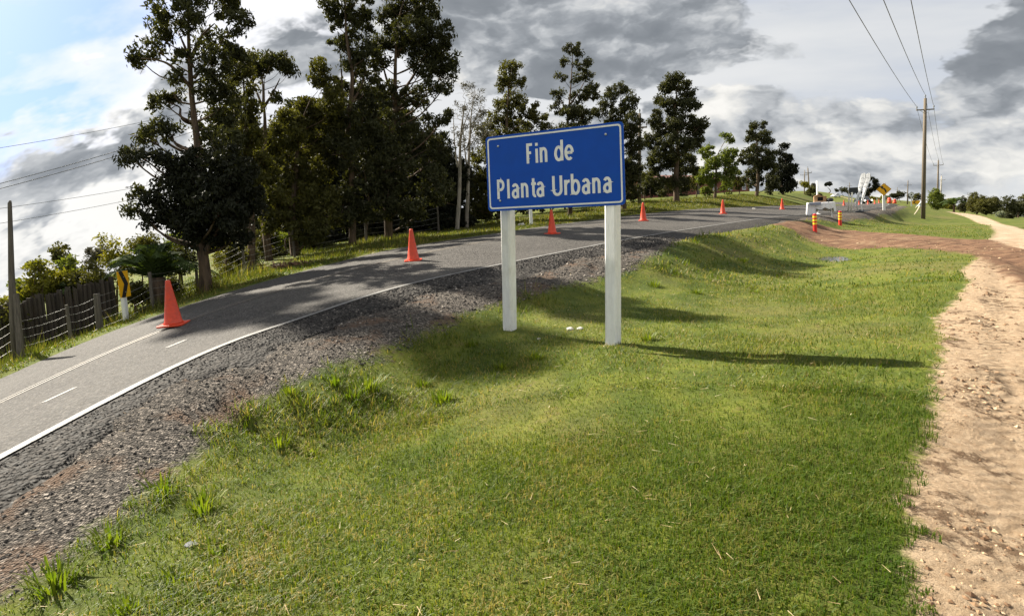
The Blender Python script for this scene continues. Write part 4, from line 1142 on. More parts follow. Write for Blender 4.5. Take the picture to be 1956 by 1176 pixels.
tree('field_tree', 'wind-bent dark tree leaning out from behind the feather flags', 230, [(1655, 380), (1657, 370), (1661, 360), (1667, 350)], 0.5,
     [(1664, 343, 8, 4.5), (1671, 347, 5, 5), (1674, 357, 7, 5), (1668, 362, 6, 3.5), (1678, 360, 4, 4), (1658, 352, 4, 5), (1660, 365, 6, 5), (1656, 372, 7, 6)], mat='leaf_black', dens=1.2, leaf=(0.7, 0.3), sub=0.7, far=True)

# ------------------------------------------------------------------ place-name sign
def glyphs():
    def arc(cx_, cy_, rx, ry, a0, a1, k=14):
        return [(cx_+rx*math.cos(math.radians(a0+(a1-a0)*i/k)), cy_+ry*math.sin(math.radians(a0+(a1-a0)*i/k))) for i in range(k+1)]
    G = {}
    G['F'] = [[(0, -.04), (0, 1), (.46, 1)], [(0, .55), (.34, .55)]]
    G['i'] = [[(0, -.04), (0, .74)], [(0, .90), (0, 1.06)]]
    G['n'] = [[(0, -.04), (0, .78)], [(0, .42)]+arc(.21, .47, .21, .24, 180, 0)+[(.42, -.04)]]
    G['d'] = [arc(.22, .36, .22, .35, 0, 360, 26), [(.44, -.04), (.44, 1.08)]]
    G['e'] = [arc(.23, .36, .23, .35, 0, 310, 24), [(0, .36), (.46, .36)]]
    G['P'] = [[(0, -.04), (0, 1), (.2, 1)]+arc(.2, .74, .23, .26, 90, -90)+[(0, .48)]]
    G['l'] = [[(0, -.04), (0, 1.06)]]
    G['a'] = [arc(.2, .2, .2, .2, 0, 360, 22), [(.4, -.04), (.4, .48)]+arc(.2, .48, .2, .24, 0, 150)]
    G['t'] = [[(.1, 1.0), (.1, .2)]+arc(.24, .16, .14, .15, 180, 285, 8), [(-.06, .70), (.30, .70)]]
    G['U'] = [[(0, 1.04), (0, .28)]+arc(.23, .28, .23, .27, 180, 360)+[(.46, 1.04)]]
    G['r'] = [[(0, -.04), (0, .78)], [(0, .4)]+arc(.26, .42, .26, .28, 180, 80, 8)]
    G['b'] = [arc(.22, .36, .22, .35, 0, 360, 26), [(0, -.04), (0, 1.08)]]
    G['C'] = [arc(.25, .5, .25, .5, 50, 310, 20)]
    G['V'] = [[(0, 1.03), (.25, 0), (.5, 1.03)]]
    for k, sx in dict(F=.62, n=.72, d=.86, b=.86, e=.84, P=.77, a=.78, r=.8, t=.8, U=.97).items():
        G[k] = [[(x*sx, y) for x, y in st] for st in G[k]]
    return G
GL = glyphs()
def letter(ch, size, sw, mat, parent, place, name='letter', th=0.0022):
    """flat stroked letter; place maps (u, v, depth) to local coordinates"""
    mb = MB()
    for k, st in enumerate(GL[ch]):
        p = np.array(st, float)*size
        closed = np.linalg.norm(p[0]-p[-1]) < 1e-6
        L_, R_ = [], []
        n_ = len(p)
        for i in range(n_):
            a = p[i]-p[i-1] if i > 0 else (p[0]-p[-2] if closed else p[1]-p[0])
            b = p[i+1]-p[i] if i < n_-1 else (p[1]-p[0] if closed else p[-1]-p[-2])
            a = a/(np.linalg.norm(a)+1e-9); b = b/(np.linalg.norm(b)+1e-9)
            na_, nb_ = np.array([-a[1], a[0]]), np.array([-b[1], b[0]])
            mn = na_+nb_
            mn = mn/(np.linalg.norm(mn)+1e-9)
            s = sw/2*size/max(0.4, float(mn@na_))
            L_.append(p[i]+mn*s); R_.append(p[i]-mn*s)
        d0 = th+0.0004*k
        v = [place(*q, d0) for q in L_]+[place(*q, d0) for q in R_]+[place(*q, 0) for q in L_]+[place(*q, 0) for q in R_]
        f = []
        for i in range(n_-1):
            f += [(i, i+1, n_+i+1, n_+i), (i, 2*n_+i, 2*n_+i+1, i+1), (n_+i, n_+i+1, 3*n_+i+1, 3*n_+i)]
        if not closed:
            f += [(0, n_, 3*n_, 2*n_), (n_-1, 3*n_-1, 4*n_-1, 2*n_-1)]
        mb.add(v, f)
    return mb.build(name, mat, parent)
def rounded_rect(w_, h_, r_, k=5):
    o = []
    for (cx_, cz, a0) in ((w_-r_, h_-r_, 0), (r_, h_-r_, 90), (r_, r_, 180), (w_-r_, r_, 270)):
        for i in range(k+1):
            a = math.radians(a0+90*i/k)
            o.append((cx_+r_*math.cos(a), cz+r_*math.sin(a)))
    return o
YR, YL = 6.50, 7.33
cTL, cTR, cBL, cBR = at(929, 262, YL), at(1194, 231, YR), at(931, 404, YL), at(1191, 391, YR)
Uv = ((cTR-cTL)+(cBR-cBL))/2
Vv = ((cTL-cBL)+(cTR-cBR))/2
SW, SHt = np.linalg.norm(Uv), np.linalg.norm(Vv)
Uh = Uv/SW
Vh = Vv-(Vv@Uh)*Uh
Vh /= np.linalg.norm(Vh)
Nh = np.cross(Uh, Vh)                                  # points at the viewer side
org = (cTL+cTR+cBL+cBR)/4-Uh*SW/2-Vh*SHt/2
lpost_b, rpost_b = foot(973, 7.36), foot(1169, 6.53)
sign = thing('road_sign', 'blue sign reading Fin de Planta Urbana on two white posts', 'sign', (lpost_b+rpost_b)/2)
sb = np.array(sign.location)
Rm = Matrix(((Uh[0], -Nh[0], Vh[0]), (Uh[1], -Nh[1], Vh[1]), (Uh[2], -Nh[2], Vh[2])))   # local x along the sign, y away from viewer, z up
def signobj(o):
    o.matrix_local = Matrix.Translation(Vector(org-sb)) @ Rm.to_4x4()
    return o
panel = signobj(MB().prism(rounded_rect(SW, SHt, 0.045), 0.0, 0.012).build('panel', M['blue'], sign))
# white border as a ring
oo, ii_ = rounded_rect(SW-0.05, SHt-0.05, 0.04), rounded_rect(SW-0.088, SHt-0.088, 0.028)
v = [(x+0.025, -0.003, z+0.025) for x, z in oo]+[(x+0.044, -0.003, z+0.044) for x, z in ii_]+[(x+0.025, 0, z+0.025) for x, z in oo]+[(x+0.044, 0, z+0.044) for x, z in ii_]
n_ = len(oo)
f = []
for i in range(n_):
    j = (i+1) % n_
    f += [(i, j, n_+j, n_+i), (i, 2*n_+i, 2*n_+j, j), (n_+i, n_+j, 3*n_+j, 3*n_+i)]
MB().add(v, f).build('border', M['sign_white'], panel)
def sfrac(t):
    return t*YL/(YR+t*(YL-YR))
CAP = 0.232*SHt
for row_z, lst in ((0.605, [('F', .293), ('i', .358), ('n', .389), ('d', .494), ('e', .568)]),
                   (0.168, [('P', .071), ('l', .144), ('a', .176), ('n', .244), ('t', .316), ('a', .356), ('U', .472), ('r', .559), ('b', .608), ('a', .686), ('n', .763), ('a', .841)])):
    for ch, t in lst:
        x0 = sfrac(t)*SW+0.017
        letter(ch, CAP, 0.155, M['sign_white'], panel, lambda a, b, d, x0=x0, z0=row_z*SHt: (x0+a, -d, z0+b))
for (t, z) in ((.09, .86), (.872, .865), (.09, .135), (.845, .17), (.315, .655), (.605, .69), (.605, .16)):
    x = sfrac(t)*SW; z *= SHt
    rr_ = 0.014 if (t in (.09, .872)) else 0.007
    MB().tube([(x, -0.014, z), (x, -0.008, z), (x, 0.0, z)], [rr_*0.5, rr_, rr_*1.05], 12).build('bolt', M['steel'], panel, smooth=True)
# posts: square with chamfered edges, set behind the panel
for (px_t, py_t, Yp) in ((962, 404, 7.2), (1166, 393, 6.6)):
    n3 = np.array([Nh[0], Nh[1], 0]); n3 /= np.linalg.norm(n3)
    u3 = np.array([Uh[0], Uh[1], 0]); u3 /= np.linalg.norm(u3)
    s_u = min(np.linspace(0, SW, 400), key=lambda q: abs(proj(org+Uh*q)[0]-px_t))
    top = org+Uh*s_u+Vh*SHt*0.93
    bb = np.array([org[0]+Uh[0]*s_u, org[1]+Uh[1]*s_u, 0])
    bb[2] = float(gz(bb[0], bb[1]))-0.3
    tgt = hit(972, 628) if px_t < 1000 else hit(1169, 657)
    bb = np.array([tgt[0], tgt[1], float(gz(*tgt))-0.3])
    hw, ch_ = 0.074, 0.02
    prof = [(-hw, -hw+ch_), (-hw+ch_, -hw), (hw-ch_, -hw), (hw, -hw+ch_), (hw, hw-ch_), (hw-ch_, hw), (-hw+ch_, hw), (-hw, hw-ch_)]
    # rotate a little so that a second face shows
    rot = 0.16
    off = -n3*(hw+0.032)
    mbp = MB()
    rings = []
    for tt in (0, 0.35, 0.7, 1.0):
        c = bb+(top-bb)*tt+off*min(1.0, tt*1.6)
        for (a, b2) in prof:
            a2, b3 = a*math.cos(rot)-b2*math.sin(rot), a*math.sin(rot)+b2*math.cos(rot)
            rings.append(c+u3*a2+n3*b3-sb)
    fs = []
    for q in range(3):
        for i in range(8):
            fs.append((q*8+i, q*8+(i+1) % 8, (q+1)*8+(i+1) % 8, (q+1)*8+i))
    fs += [tuple(range(7, -1, -1)), tuple(range(24, 32))]
    mbp.add(rings, fs).build('post', M['white_paint'], sign)

# ------------------------------------------------------------------ cones
def cone_parts(root, H=0.75):
    mb = MB()
    poly = rounded_rect(0.40, 0.40, 0.05, 3)
    mb.prism([(x-.2, y-.2) for x, y in poly], 0.0, 0.03, 'z')
    mb.build('base', M['orange'], root, bevel=0.006)
    MB().lathe([(0.150, 0.030), (0.147, 0.05), (0.132, 0.07), (0.085, 0.40*H/0.75), (0.045, 0.68*H/0.75), (0.038, 0.735*H/0.75), (0.030, 0.748*H/0.75), (0.018, 0.745*H/0.75), (0.016, 0.70*H/0.75)], 24).build('body', M['orange'], root, smooth=True)
GC = 'orange cones along the road'
first_cone = None
def place_cone(loc, label, tilt=0.0, rz=0.0, group=GC):
    global first_cone
    r_ = thing('traffic_cone', label, 'traffic cone', np.asarray(loc)-np.array([0, 0, .012]), group, rz)
    if first_cone is None:
        cone_parts(r_)
        first_cone = r_
    else:
        for ch in first_cone.children:
            c = ch.copy(); COL.objects.link(c); c.parent = r_
    # sit flat on the sloping road
    i = int(np.argmin((CL[:, 0]-loc[0])**2+(CL[:, 1]-loc[1])**2))
    k = min(len(CL)-1, i+1)
    t3 = CL[k]-CL[i-1 if i > 0 else 0]
    lat3 = np.array([*(NR[i]), (ZW[i]-CL[i, 2])/OW])
    nn = np.cross(lat3, t3); nn /= np.linalg.norm(nn)
    if nn[2] < 0: nn = -nn
    up = Vector((0, 0, 1)).lerp(Vector(nn), 0.22)
    q = up.to_track_quat('Z', 'Y').to_matrix() @ Matrix.Rotation(rz, 3, 'Z')
    r_.rotation_euler = q.to_euler()
    return r_
for (px, Y, lab) in [(333, 9.45, 'orange cone on the road opposite the yellow chevron sign'), (790, 13.5, 'orange cone on the road in front of the dark eucalyptus grove'), (1055, 17.9, 'orange cone seen under the blue sign between its white posts'),
                     (1229, 23.5, 'orange cone just right of the blue sign near the wooden utility pole'), (1381, 30.5, 'orange cone on the road in front of the light green young eucalyptus'), (1494, 39.2, 'orange cone on the road below the near-black evergreen')]:
    place_cone(road_foot(px, Y), lab, rz=rnd.uniform(0, 1.5))
for (px, Y) in [(1612, 76), (1641, 100), (1658, 98), (1671, 100), (1679, 112), (1687, 120)]:
    place_cone(road_foot(px, Y), 'small distant orange cone at the far bend near the oncoming car', rz=rnd.uniform(0, 1.5), group='far bend cones')
for (px, Y) in [(1699, 118), (1709, 140)]:
    b = foot(px, Y)
    dr = thing('traffic_drum', 'distant orange drum beside the far road bend', 'traffic drum', b, 'orange drums at the far bend')
    MB().lathe([(0.34, 0.0), (0.34, 0.1), (0.42, 0.12), (0.40, 0.5), (0.36, 0.55), (0.36, 0.95), (0.30, 1.15), (0.12, 1.2)], 18).build('body', M['orange'], dr, smooth=True)
    MB().tube([(-0.12, 0, 1.19), (-0.08, 0, 1.3), (0.08, 0, 1.3), (0.12, 0, 1.19)], 0.025, 6).build('handle', M['rubber'], dr)

# ------------------------------------------------------------------ chevron at the left, white marker posts, diamond and round signs
def face_cam(b, extra=0.0):
    return math.atan2(-b[0], b[1])*1.0+extra       # local -y faces the camera
b = foot(246, 13.6)
chev = thing('chevron_sign', 'yellow chevron sign with black arrow on a white stub post', 'sign', b, rotz=face_cam(b, 0.95))
def leanz(w_, h_, k):  # slightly leaning outline
    return [(-w_/2, 0), (w_/2, 0), (w_/2-k, h_), (-w_/2-k, h_)]
MB().prism([(-.052, -.2), (.052, -.2), (.04, .72), (-.064, .72)], 0.012, 0.10).build('post', M['white_paint'], chev, bevel=0.01)
cp = MB().prism([(-.19, .60), (.17, .60), (.13, 1.22), (-.23, 1.22)], -0.004, 0.006).build('plate', M['yellow'], chev)
def q2(x, z): return (x-0.065*(z-.6), z)
chp = [q2(-.15, .60), q2(-.02, .60), q2(.125, .91), q2(-.02, 1.22), q2(-.15, 1.22), q2(-.01, .91)]
MB().prism(chp, -0.008, -0.003).build('arrow', M['black'], cp)
for (x, z) in ((0, .72), (0, 1.08)):
    MB().tube([(x-.065*(z-.6), -0.014, z), (x-.065*(z-.6), -0.008, z)], 0.012, 8).build('bolt', M['steel'], cp)
b = foot(1015, 25.5)
mp = thing('marker_post', 'white square marker post across the road, seen under the blue sign', 'post', b)
MB().box(-.07, .07, -.07, .07, -0.2, 1.0).build('shaft', M['white_paint'], mp, bevel=0.012)
b = foot(1689, 48)
dm_ = thing('curve_sign', 'yellow diamond curve warning sign with black left-bending arrow', 'sign', b, rotz=face_cam(b, 0.12))
MB().box(-.095, .095, 0.02, .20, -.3, 1.55).build('post', M['white_paint'], dm_, bevel=0.012)
pl = MB().prism([(0, 1.19), (.53, 1.72), (0, 2.25), (-.53, 1.72)], -0.006, 0.012).build('plate', M['yellow'], dm_)
bd_ = []
for s in (0.49, 0.465): bd_.append([(0, 1.72-s), (s, 1.72), (0, 1.72+s), (-s, 1.72)])
v = [(x, -0.009, z) for x, z in bd_[0]+bd_[1]]
MB().add(v, [(i, (i+1) % 4, 4+(i+1) % 4, 4+i) for i in range(4)]).build('border', M['black'], pl)
ar = []
for i in range(9):
    a = math.radians(0+58*i/8)
    ar.append((-0.31+0.44*math.cos(a), 1.49+0.44*math.sin(a)))
arp = [(x+0.06, z) for x, z in ar]+[(x-0.055, z-0.04) for x, z in ar[::-1]]
MB().prism(arp, -0.012, -0.007).build('arrow', M['black'], pl)
tx, tz = ar[-1]
MB().prism([(tx-0.21, tz+0.12), (tx+0.0, tz+0.13), (tx+0.04, tz+0.09), (tx-0.04, tz-0.13)], -0.0125, -0.0072).build('arrow_head', M['black'], pl)
b = foot(1741, 78)
rs = thing('round_sign', 'small round white sign on a white post at the road bend', 'sign', b, rotz=face_cam(b))
MB().box(-.07, .07, 0.03, .15, -.3, 1.45).build('post', M['white_paint'], rs, bevel=0.01)
dsk = MB().tube([(0, -0.008, 1.55), (0, 0.016, 1.55)], 0.33, 24).build('disc', M['sign_white'], rs)
ring = MB()
ring_v, ring_f = [], []
for i in range(28):
    a = 2*PI*i/28
    ring_v += [(0.32*math.cos(a), -0.012, 1.55+0.32*math.sin(a)), (0.27*math.cos(a), -0.012, 1.55+0.27*math.sin(a))]
for i in range(28):
    j = (i+1) % 28
    ring_f.append((2*i, 2*j, 2*j+1, 2*i+1))
ring.add(ring_v, ring_f).build('rim', M['grey_stone'], dsk)
MB().prism([(-.1, 1.45), (.1, 1.45), (.06, 1.66), (-.06, 1.66)], -0.013, -0.009).build('symbol', M['black'], dsk)
for (px, Y, lab) in ((1750, 96, 'small distant yellow chevron plate right of the round sign'),):
    b = foot(px, Y)
    c2 = thing('chevron_sign', lab, 'sign', b, rotz=face_cam(b))
    MB().box(-.05, .05, 0.01, .09, -.2, .9).build('post', M['white_paint'], c2)
    p2 = MB().box(-.55, .55, -0.006, 0.006, .45, 1.05).build('plate', M['yellow'], c2)
    MB().prism([(-.45, .75), (-.1, .48), (.1, .48), (-.25, .75), (.1, 1.02), (-.1, 1.02)], -0.012, -0.007).build('arrow', M['black'], p2)

# striped delineators
def delineator(px, Y, h, lab):
    b = foot(px, Y)
    d_ = thing('delineator_post', lab, 'delineator', b, 'striped delineators by the dirt lane')
    MB().lathe([(0.075, -.1), (0.075, h*0.97), (0.055, h), (0.02, h)], 16).build('tube', M['red'], d_, smooth=False)
    for k in range(3):
        z0 = h*(0.40+0.19*k)
        MB().lathe([(0.078, z0), (0.078, z0+h*0.105)], 16).build('band', M['lemon'], d_)
delineator(1557, 23.4, 0.72, 'red and yellow banded delineator at the ditch corner of the lane')
delineator(1605, 28.0, 0.70, 'red and yellow banded delineator behind the lane beside the white table')

# ------------------------------------------------------------------ table, box, flags, board
b = foot(1568, 30)
tb_ = thing('folding_table', 'folding table under a white cloth on the shoulder', 'table', b, rotz=-0.45)
tb_.scale = (.78, .78, 1)
for (x, y) in ((-.72, -.3), (.62, -.3), (.72, .3), (-.72, .3)):
    MB().box(x-.025, x+.025, y-.025, y+.025, -0.05, .70).build('leg', M['white'], tb_)
MB().box(-.80, .80, -.38, .38, .70, .73).build('tabletop', M['white'], tb_)
# draped cloth, hem uneven
cl_v, cl_f = [], []
per = []
for i in range(80):
    t = i/80
    s = t*4
    k = int(s); u_ = s-k
    cs = [(-.82, -.40), (.82, -.40), (.82, .40), (-.82, .40)]
    p0, p1 = cs[k], cs[(k+1) % 4]
    per.append((p0[0]+(p1[0]-p0[0])*u_, p0[1]+(p1[1]-p0[1])*u_))
for i, (x, y) in enumerate(per):
    hem = 0.50+0.12*math.sin(i*0.35)+0.06*math.sin(i*1.1)
    if -0.25 < x < 0.7 and y < -.3: hem = 0.26+0.10*abs(math.sin(i*0.5))
    if abs(x+.8) < 0.3: hem = 0.62
    if x > .72: hem = 0.5
    ln = math.hypot(x, y)
    for q in range(6):
        t = q/5
        fl = 0.03*math.sin(i*1.9)*t+0.05*t
        cl_v.append((x*(1+fl/ln), y*(1+fl/ln), 0.745-hem*t))
for i in range(80):
    j = (i+1) % 80
    for q in range(5):
        cl_f.append((i*6+q, j*6+q, j*6+q+1, i*6+q+1))
cl_v.append((0, 0, 0.748))
for i in range(80):
    cl_f.append((i*6, len(cl_v)-1, ((i+1) % 80)*6))
tcl = MB().add(cl_v, cl_f).build('tablecloth', M['cloth'], None, smooth=True)
tcl.location = tuple(b); tcl.rotation_euler = (0, 0, -0.45); tcl.scale = (.78, .78, 1)
tag(tcl, 'white cloth draped unevenly over the roadside table', 'tablecloth')
gcv = []
pp = thing('folded_banner', 'folded grey banner hanging over the front of the white cloth', 'banner', b+np.array([-.40, -.20, .755]), rotz=-0.45)
MB().add([(-.26, -.12, -.12), (.26, -.13, -.14), (.27, -.10, .0), (.25, .06, .012), (-.25, .06, .012), (-.27, -.10, 0)], [(0, 1, 2, 5), (5, 2, 3, 4)]).build('fabric', M['grey_cloth'], pp)
bx = thing('wooden_box', 'brown box with a square black opening standing on the white table', 'box', b+np.array([0.0, 0.05, .752]), rotz=-0.4)
bx.scale = (.8, .8, .8)
mbx = MB()
mbx.box(-.36, .36, -.2, .2, 0, .04).box(-.36, -.30, -.2, .2, .041, .34).box(.30, .36, -.2, .2, .041, .34).box(-.36, .36, -.2, .2, .341, .38).box(-.299, .299, .16, .2, .041, .34).box(-.299, -.16, -.2, -.16, .041, .34).box(.16, .299, -.2, -.16, .041, .34).box(-.159, .159, -.2, -.16, .041, .09)
mbx.build('shell', M['cardboard'], bx)
MB().prism([(-.36, .381), (.2, .381), (-.1, .52)], -.18, .18).build('lid', M['cardboard'], bx)
MB().box(-.159, .159, .10, .155, .091, .339).build('opening_dark', M['black'], bx)  # black block stands in for the dark inside the opening
bg_ = MB().lathe([(0.05, 0), (0.16, 0.02), (0.19, 0.09), (0.14, 0.17), (0.04, 0.2)], 14).build('bag', M['black'], None, smooth=True)
bg_.location = tuple(b+np.array([0.36, -.20, .75]))
tag(bg_, 'small black bag lying on the white table beside the brown box', 'bag')
b = foot(1562, 33)
wp = thing('white_pole', 'thin white pole standing behind the roadside table', 'pole', b)
MB().tube([(0, 0, -.1), (0, 0, 1.95)], 0.045, 12).build('shaft', M['white'], wp, smooth=True)
MB().lathe([(0.18, 0), (0.18, 0.05), (0.06, 0.08)], 16).build('base', M['white'], wp)
# board on two cream posts with feet
bL, bR = foot(1620, 38.5), foot(1625.5, 38.2)
bo = thing('display_board', 'dark board on two cream posts with flat feet', 'board', (bL+bR)/2)
o_ = np.array(bo.location)
for (bb, h, lx) in ((bL, 1.66, .12), (bR, 1.36, .10)):
    p = bb-o_
    MB().tube([p, p+np.array([lx*.6, 0, h*.5]), p+np.array([lx, 0, h])], 0.045, 12).build('post', M['cream'], bo, smooth=True)
    MB().box(p[0]-.2, p[0]+.2, p[1]-.14, p[1]+.14, p[2], p[2]+.06).build('foot', M['cream'], bo, bevel=0.015)
MB().box(.02, .62, .03, .07, 1.28, 1.66).build('board', M['dark_board'], bo, bevel=0.01)
# feather flags
def flag(px, Y, tip, low, lab, dw):
    b = foot(px, Y)
    fl = thing('feather_flag', lab, 'flag', b, 'white feather flags beside the road')
    o_ = np.array(fl.location)
    T, Lw = at(*tip, Y)-o_, at(*low, Y)-o_
    ax = T-Lw
    Ln = np.linalg.norm(ax); ax /= Ln
    side = np.cross(ax, np.array([0, 1.0, 0])); side /= np.linalg.norm(side)
    if side[0] < 0: side = -side
    side = side*0.95+np.array([0, -0.3, 0]); side /= np.linalg.norm(side)
    nrm = np.cross(side, ax)
    if nrm[1] > 0: nrm = -nrm
    pts = []
    for i in range(25):
        t = i/24
        wdt = dw*(0.2+0.80*min(1, t/0.72))*(1 if t < 0.88 else math.sqrt(max(0.0, 1-((t-0.88)/0.12)**2)))
        pts.append((t*Ln, wdt))
    v, f = [], []
    for (s, w_) in pts:
        for q in range(5):
            a = (q/4-0.5)*w_
            v.append(Lw+ax*s+side*a+nrm*(0.015*math.sin(s*2.1+q)*w_/dw))
    for i in range(24):
        for q in range(4):
            f.append((i*5+q, i*5+q+1, i*5+q+6, i*5+q+5))
    cloth = MB().add(v, f).build('cloth', M['flag'], fl, smooth=True)
    MB().tube([np.array([0, 0, -.05]), Lw*0.5+np.array([0, 0.02, 0]), Lw+ax*0.3-side*dw*.1, Lw+ax*Ln*0.8+side*dw*.5, Lw+ax*Ln*0.97+side*dw*.2], [.03, .028, .022, .016, .01], 8).build('pole', M['steel'], fl)
    MB().lathe([(0.34, 0.0), (0.34, 0.05), (0.12, 0.09), (0.05, 0.16)], 14).build('base', M['dark_board'], fl)
    cs = dw*0.5
    for k, ch in enumerate('CVU'):
        s0 = Ln*(0.84-0.135*k)
        # read from the top down: letter up-axis = side, letter advance = -ax
        letter(ch, cs, 0.14, M['flag_ink'], cloth, lambda a, b2, d, s0=s0: tuple(Lw+ax*(s0-a)+side*(b2-cs*0.5)+nrm*(0.018+d)), th=0.004)
flag(1643, 39, (1651, 330), (1634, 394), 'white feather flag lettered CVU, its tail ending nearer the cream posts', 0.34)
flag(1648, 41, (1660, 330), (1645, 390), 'white feather flag lettered CVU standing nearer the curve warning sign', 0.34)

# ------------------------------------------------------------------ poles and wires
def util_pole(px, py0, topx, topy, Y, r_, lab, mat='pole_wood', arms=(), group=None, name='utility_pole', drop=0.0):
    b = foot(px, Y)
    t = at(topx, topy, Y)
    po = thing(name, lab, 'utility pole', b, group)
    MB().tube([np.array([0, 0, -.5]), (t-b)*0.5, t-b], [r_*1.15, r_, r_*0.75], 12).build('shaft', M[mat], po, smooth=True)
    ax = (t-b)/np.linalg.norm(t-b)
    for (dz, half) in arms:
        c = (t-b)-ax*dz
        ca = MB()
        ca.tube([c+np.array([-half, -0.02, 0]), c+np.array([half, -0.02, 0])], 0.055, 6).build('crossarm', M[mat], po)
        for sx in (-half*.95, half*.95):
            MB().lathe([(0.03, 0), (0.03, 0.1), (0.07, 0.13), (0.06, 0.26), (0.02, 0.3)], 8, c[0]+sx, c[1]-.02).build('insulator', M['grey_stone'], po).location = (0, 0, c[2]+.05)
            MB().tube([c+np.array([sx*.6, -.02, -.03]), c+np.array([0, -.02, -half*.5])], 0.02, 5).build('brace', M['steel'], po)
    MB().lathe([(0.04, 0), (0.04, 0.12), (0.07, 0.15), (0.05, 0.28), (0.02, 0.3)], 8).build('insulator', M['grey_stone'], po).location = tuple((t-b)+np.array([0, 0, 0.02]))
    return b, t, ax
GP = 'utility poles along the right verge'
pb, pt, pax = util_pole(1763, 418, 1767.5, 188, 52, 0.155, 'nearest tall grey utility pole with a walker behind its foot', arms=((1.0, 0.8),), group=GP)
pb2, pt2, pax2 = util_pole(1790, 405, 1792.5, 306, 115, 0.16, 'second grey utility pole beside the yellow-green rounded bush', arms=((1.0, 1.0),), group=GP)
pb3, pt3, _ = util_pole(1796, 401, 1798.5, 336, 165, 0.17, 'pale based utility pole just behind the second pole', arms=((1.2, 1.1),), group=GP, mat='concrete_pole')
util_pole(1733, 388, 1734.5, 345, 190, 0.16, 'distant utility pole behind the round white sign', arms=((1.5, 1.2),), group=GP)
util_pole(1691, 385, 1691, 350, 250, 0.16, 'distant utility pole directly behind the curve warning sign', arms=((1.5, 1.2),), group=GP)
util_pole(1714, 385, 1714, 358, 330, 0.16, 'farthest thin utility pole between curve sign and round sign', arms=((1.5, 1.0),), group=GP)
util_pole(1622, 380, 1623, 349, 270, 0.16, 'distant utility pole behind the cream posts', arms=((1.5, 1.2),), group=GP)
util_pole(1547, 372, 1543, 321, 118, 0.13, 'grey utility pole rising from the yellow autumn bush', arms=((1.0, 0.7),), group='utility poles along the grove side')
util_pole(1536, 372, 1537, 326, 160, 0.14, 'thin utility pole behind the yellow autumn bush', arms=((1.2, 1.2),), group='utility poles along the grove side')
wb, wt, wax = util_pole(1221, 391, 1222, 217, 40, 0.12, 'wooden utility pole at the grove edge right of the blue sign', arms=((0.95, 0.5),), group='utility poles along the grove side')
hb, ht, _ = util_pole(452, 520, 450, 190, 23, 0.11, 'wooden utility pole hidden among the trees right of the round tree', arms=((0.9, 0.5),), group='utility poles along the grove side')
def cable(lab, pts, sag, r_=0.011, group='overhead wires', mat='cable', name='power_line'):
    mb = MB()
    path = []
    for a, b2 in zip(pts[:-1], pts[1:]):
        a, b2 = np.asarray(a), np.asarray(b2)
        for t in np.linspace(0, 1, 16, endpoint=False):
            path.append(a+(b2-a)*t-np.array([0, 0, sag*4*t*(1-t)]))
    path.append(np.asarray(pts[-1]))
    o = mb.tube(path, r_, 5).build(name, M[mat], None, smooth=True)
    return tag(o, lab, 'power line', group)
a1, a2 = pt-pax*1.0+np.array([-.76, 0, .33]), pt-pax*1.0+np.array([.76, 0, .33])
c1, c2 = pt2-pax2*1.0+np.array([-.95, 0, .33]), pt2-pax2*1.0+np.array([.95, 0, .33])
for (s, far_, (px, py, Y), lab) in ((a1, c1, (1640, 0, 22), 'overhead wire on the left end of the near pole crossarm'), (pt+np.array([0, 0, .3]), pt2+np.array([0, 0, .3]), (1700, 0, 22), 'overhead wire from the very top of the near grey pole'), (a2, c2, (1746, 0, 22), 'overhead wire on the right end of the near pole crossarm')):
    p = at(px, py, Y)
    e = s+(p-s)*(52+8)/(52-Y)
    cable(lab, [far_, s, e], 0.6, 0.014)
for (pa, pb_, lab, r_) in (((-60, 292, 15), (450, 191, 23), 'highest thin wire entering the tallest eucalyptus', .006), ((-60, 366, 15), (449, 214, 23), 'upper of the paired wires left of the tallest eucalyptus', .009), ((-60, 376, 15), (451, 222, 23), 'lower of the paired wires left of the tallest eucalyptus', .009),
                          ((-60, 406, 14), (450, 318, 22.5), 'upper low wire crossing in front of the round tree', .006), ((-60, 436, 14), (450, 334, 22.5), 'lowest wire crossing in front of the round tree', .006)):
    q1, q2_ = at(*pa), at(*pb_)
    cable(lab, [q1, q2_], 0.12, r_, 'wires along the grove')
for (s, e, lab) in (((450, 191, 23), (1217, 241, 40), 'left wire running through the grove to the wooden pole'), ((449, 214, 23), (1228, 241, 40), 'right wire running through the grove to the wooden pole'), ((450, 318, 22.5), (1221, 262, 39.8), 'low wire through the grove to the wooden pole'), ((450, 334, 22.5), (1221, 272, 39.8), 'lowest wire through the grove to the wooden pole')):
    cable(lab, [at(*s), at(*e)], 0.25, .007, 'wires along the grove')

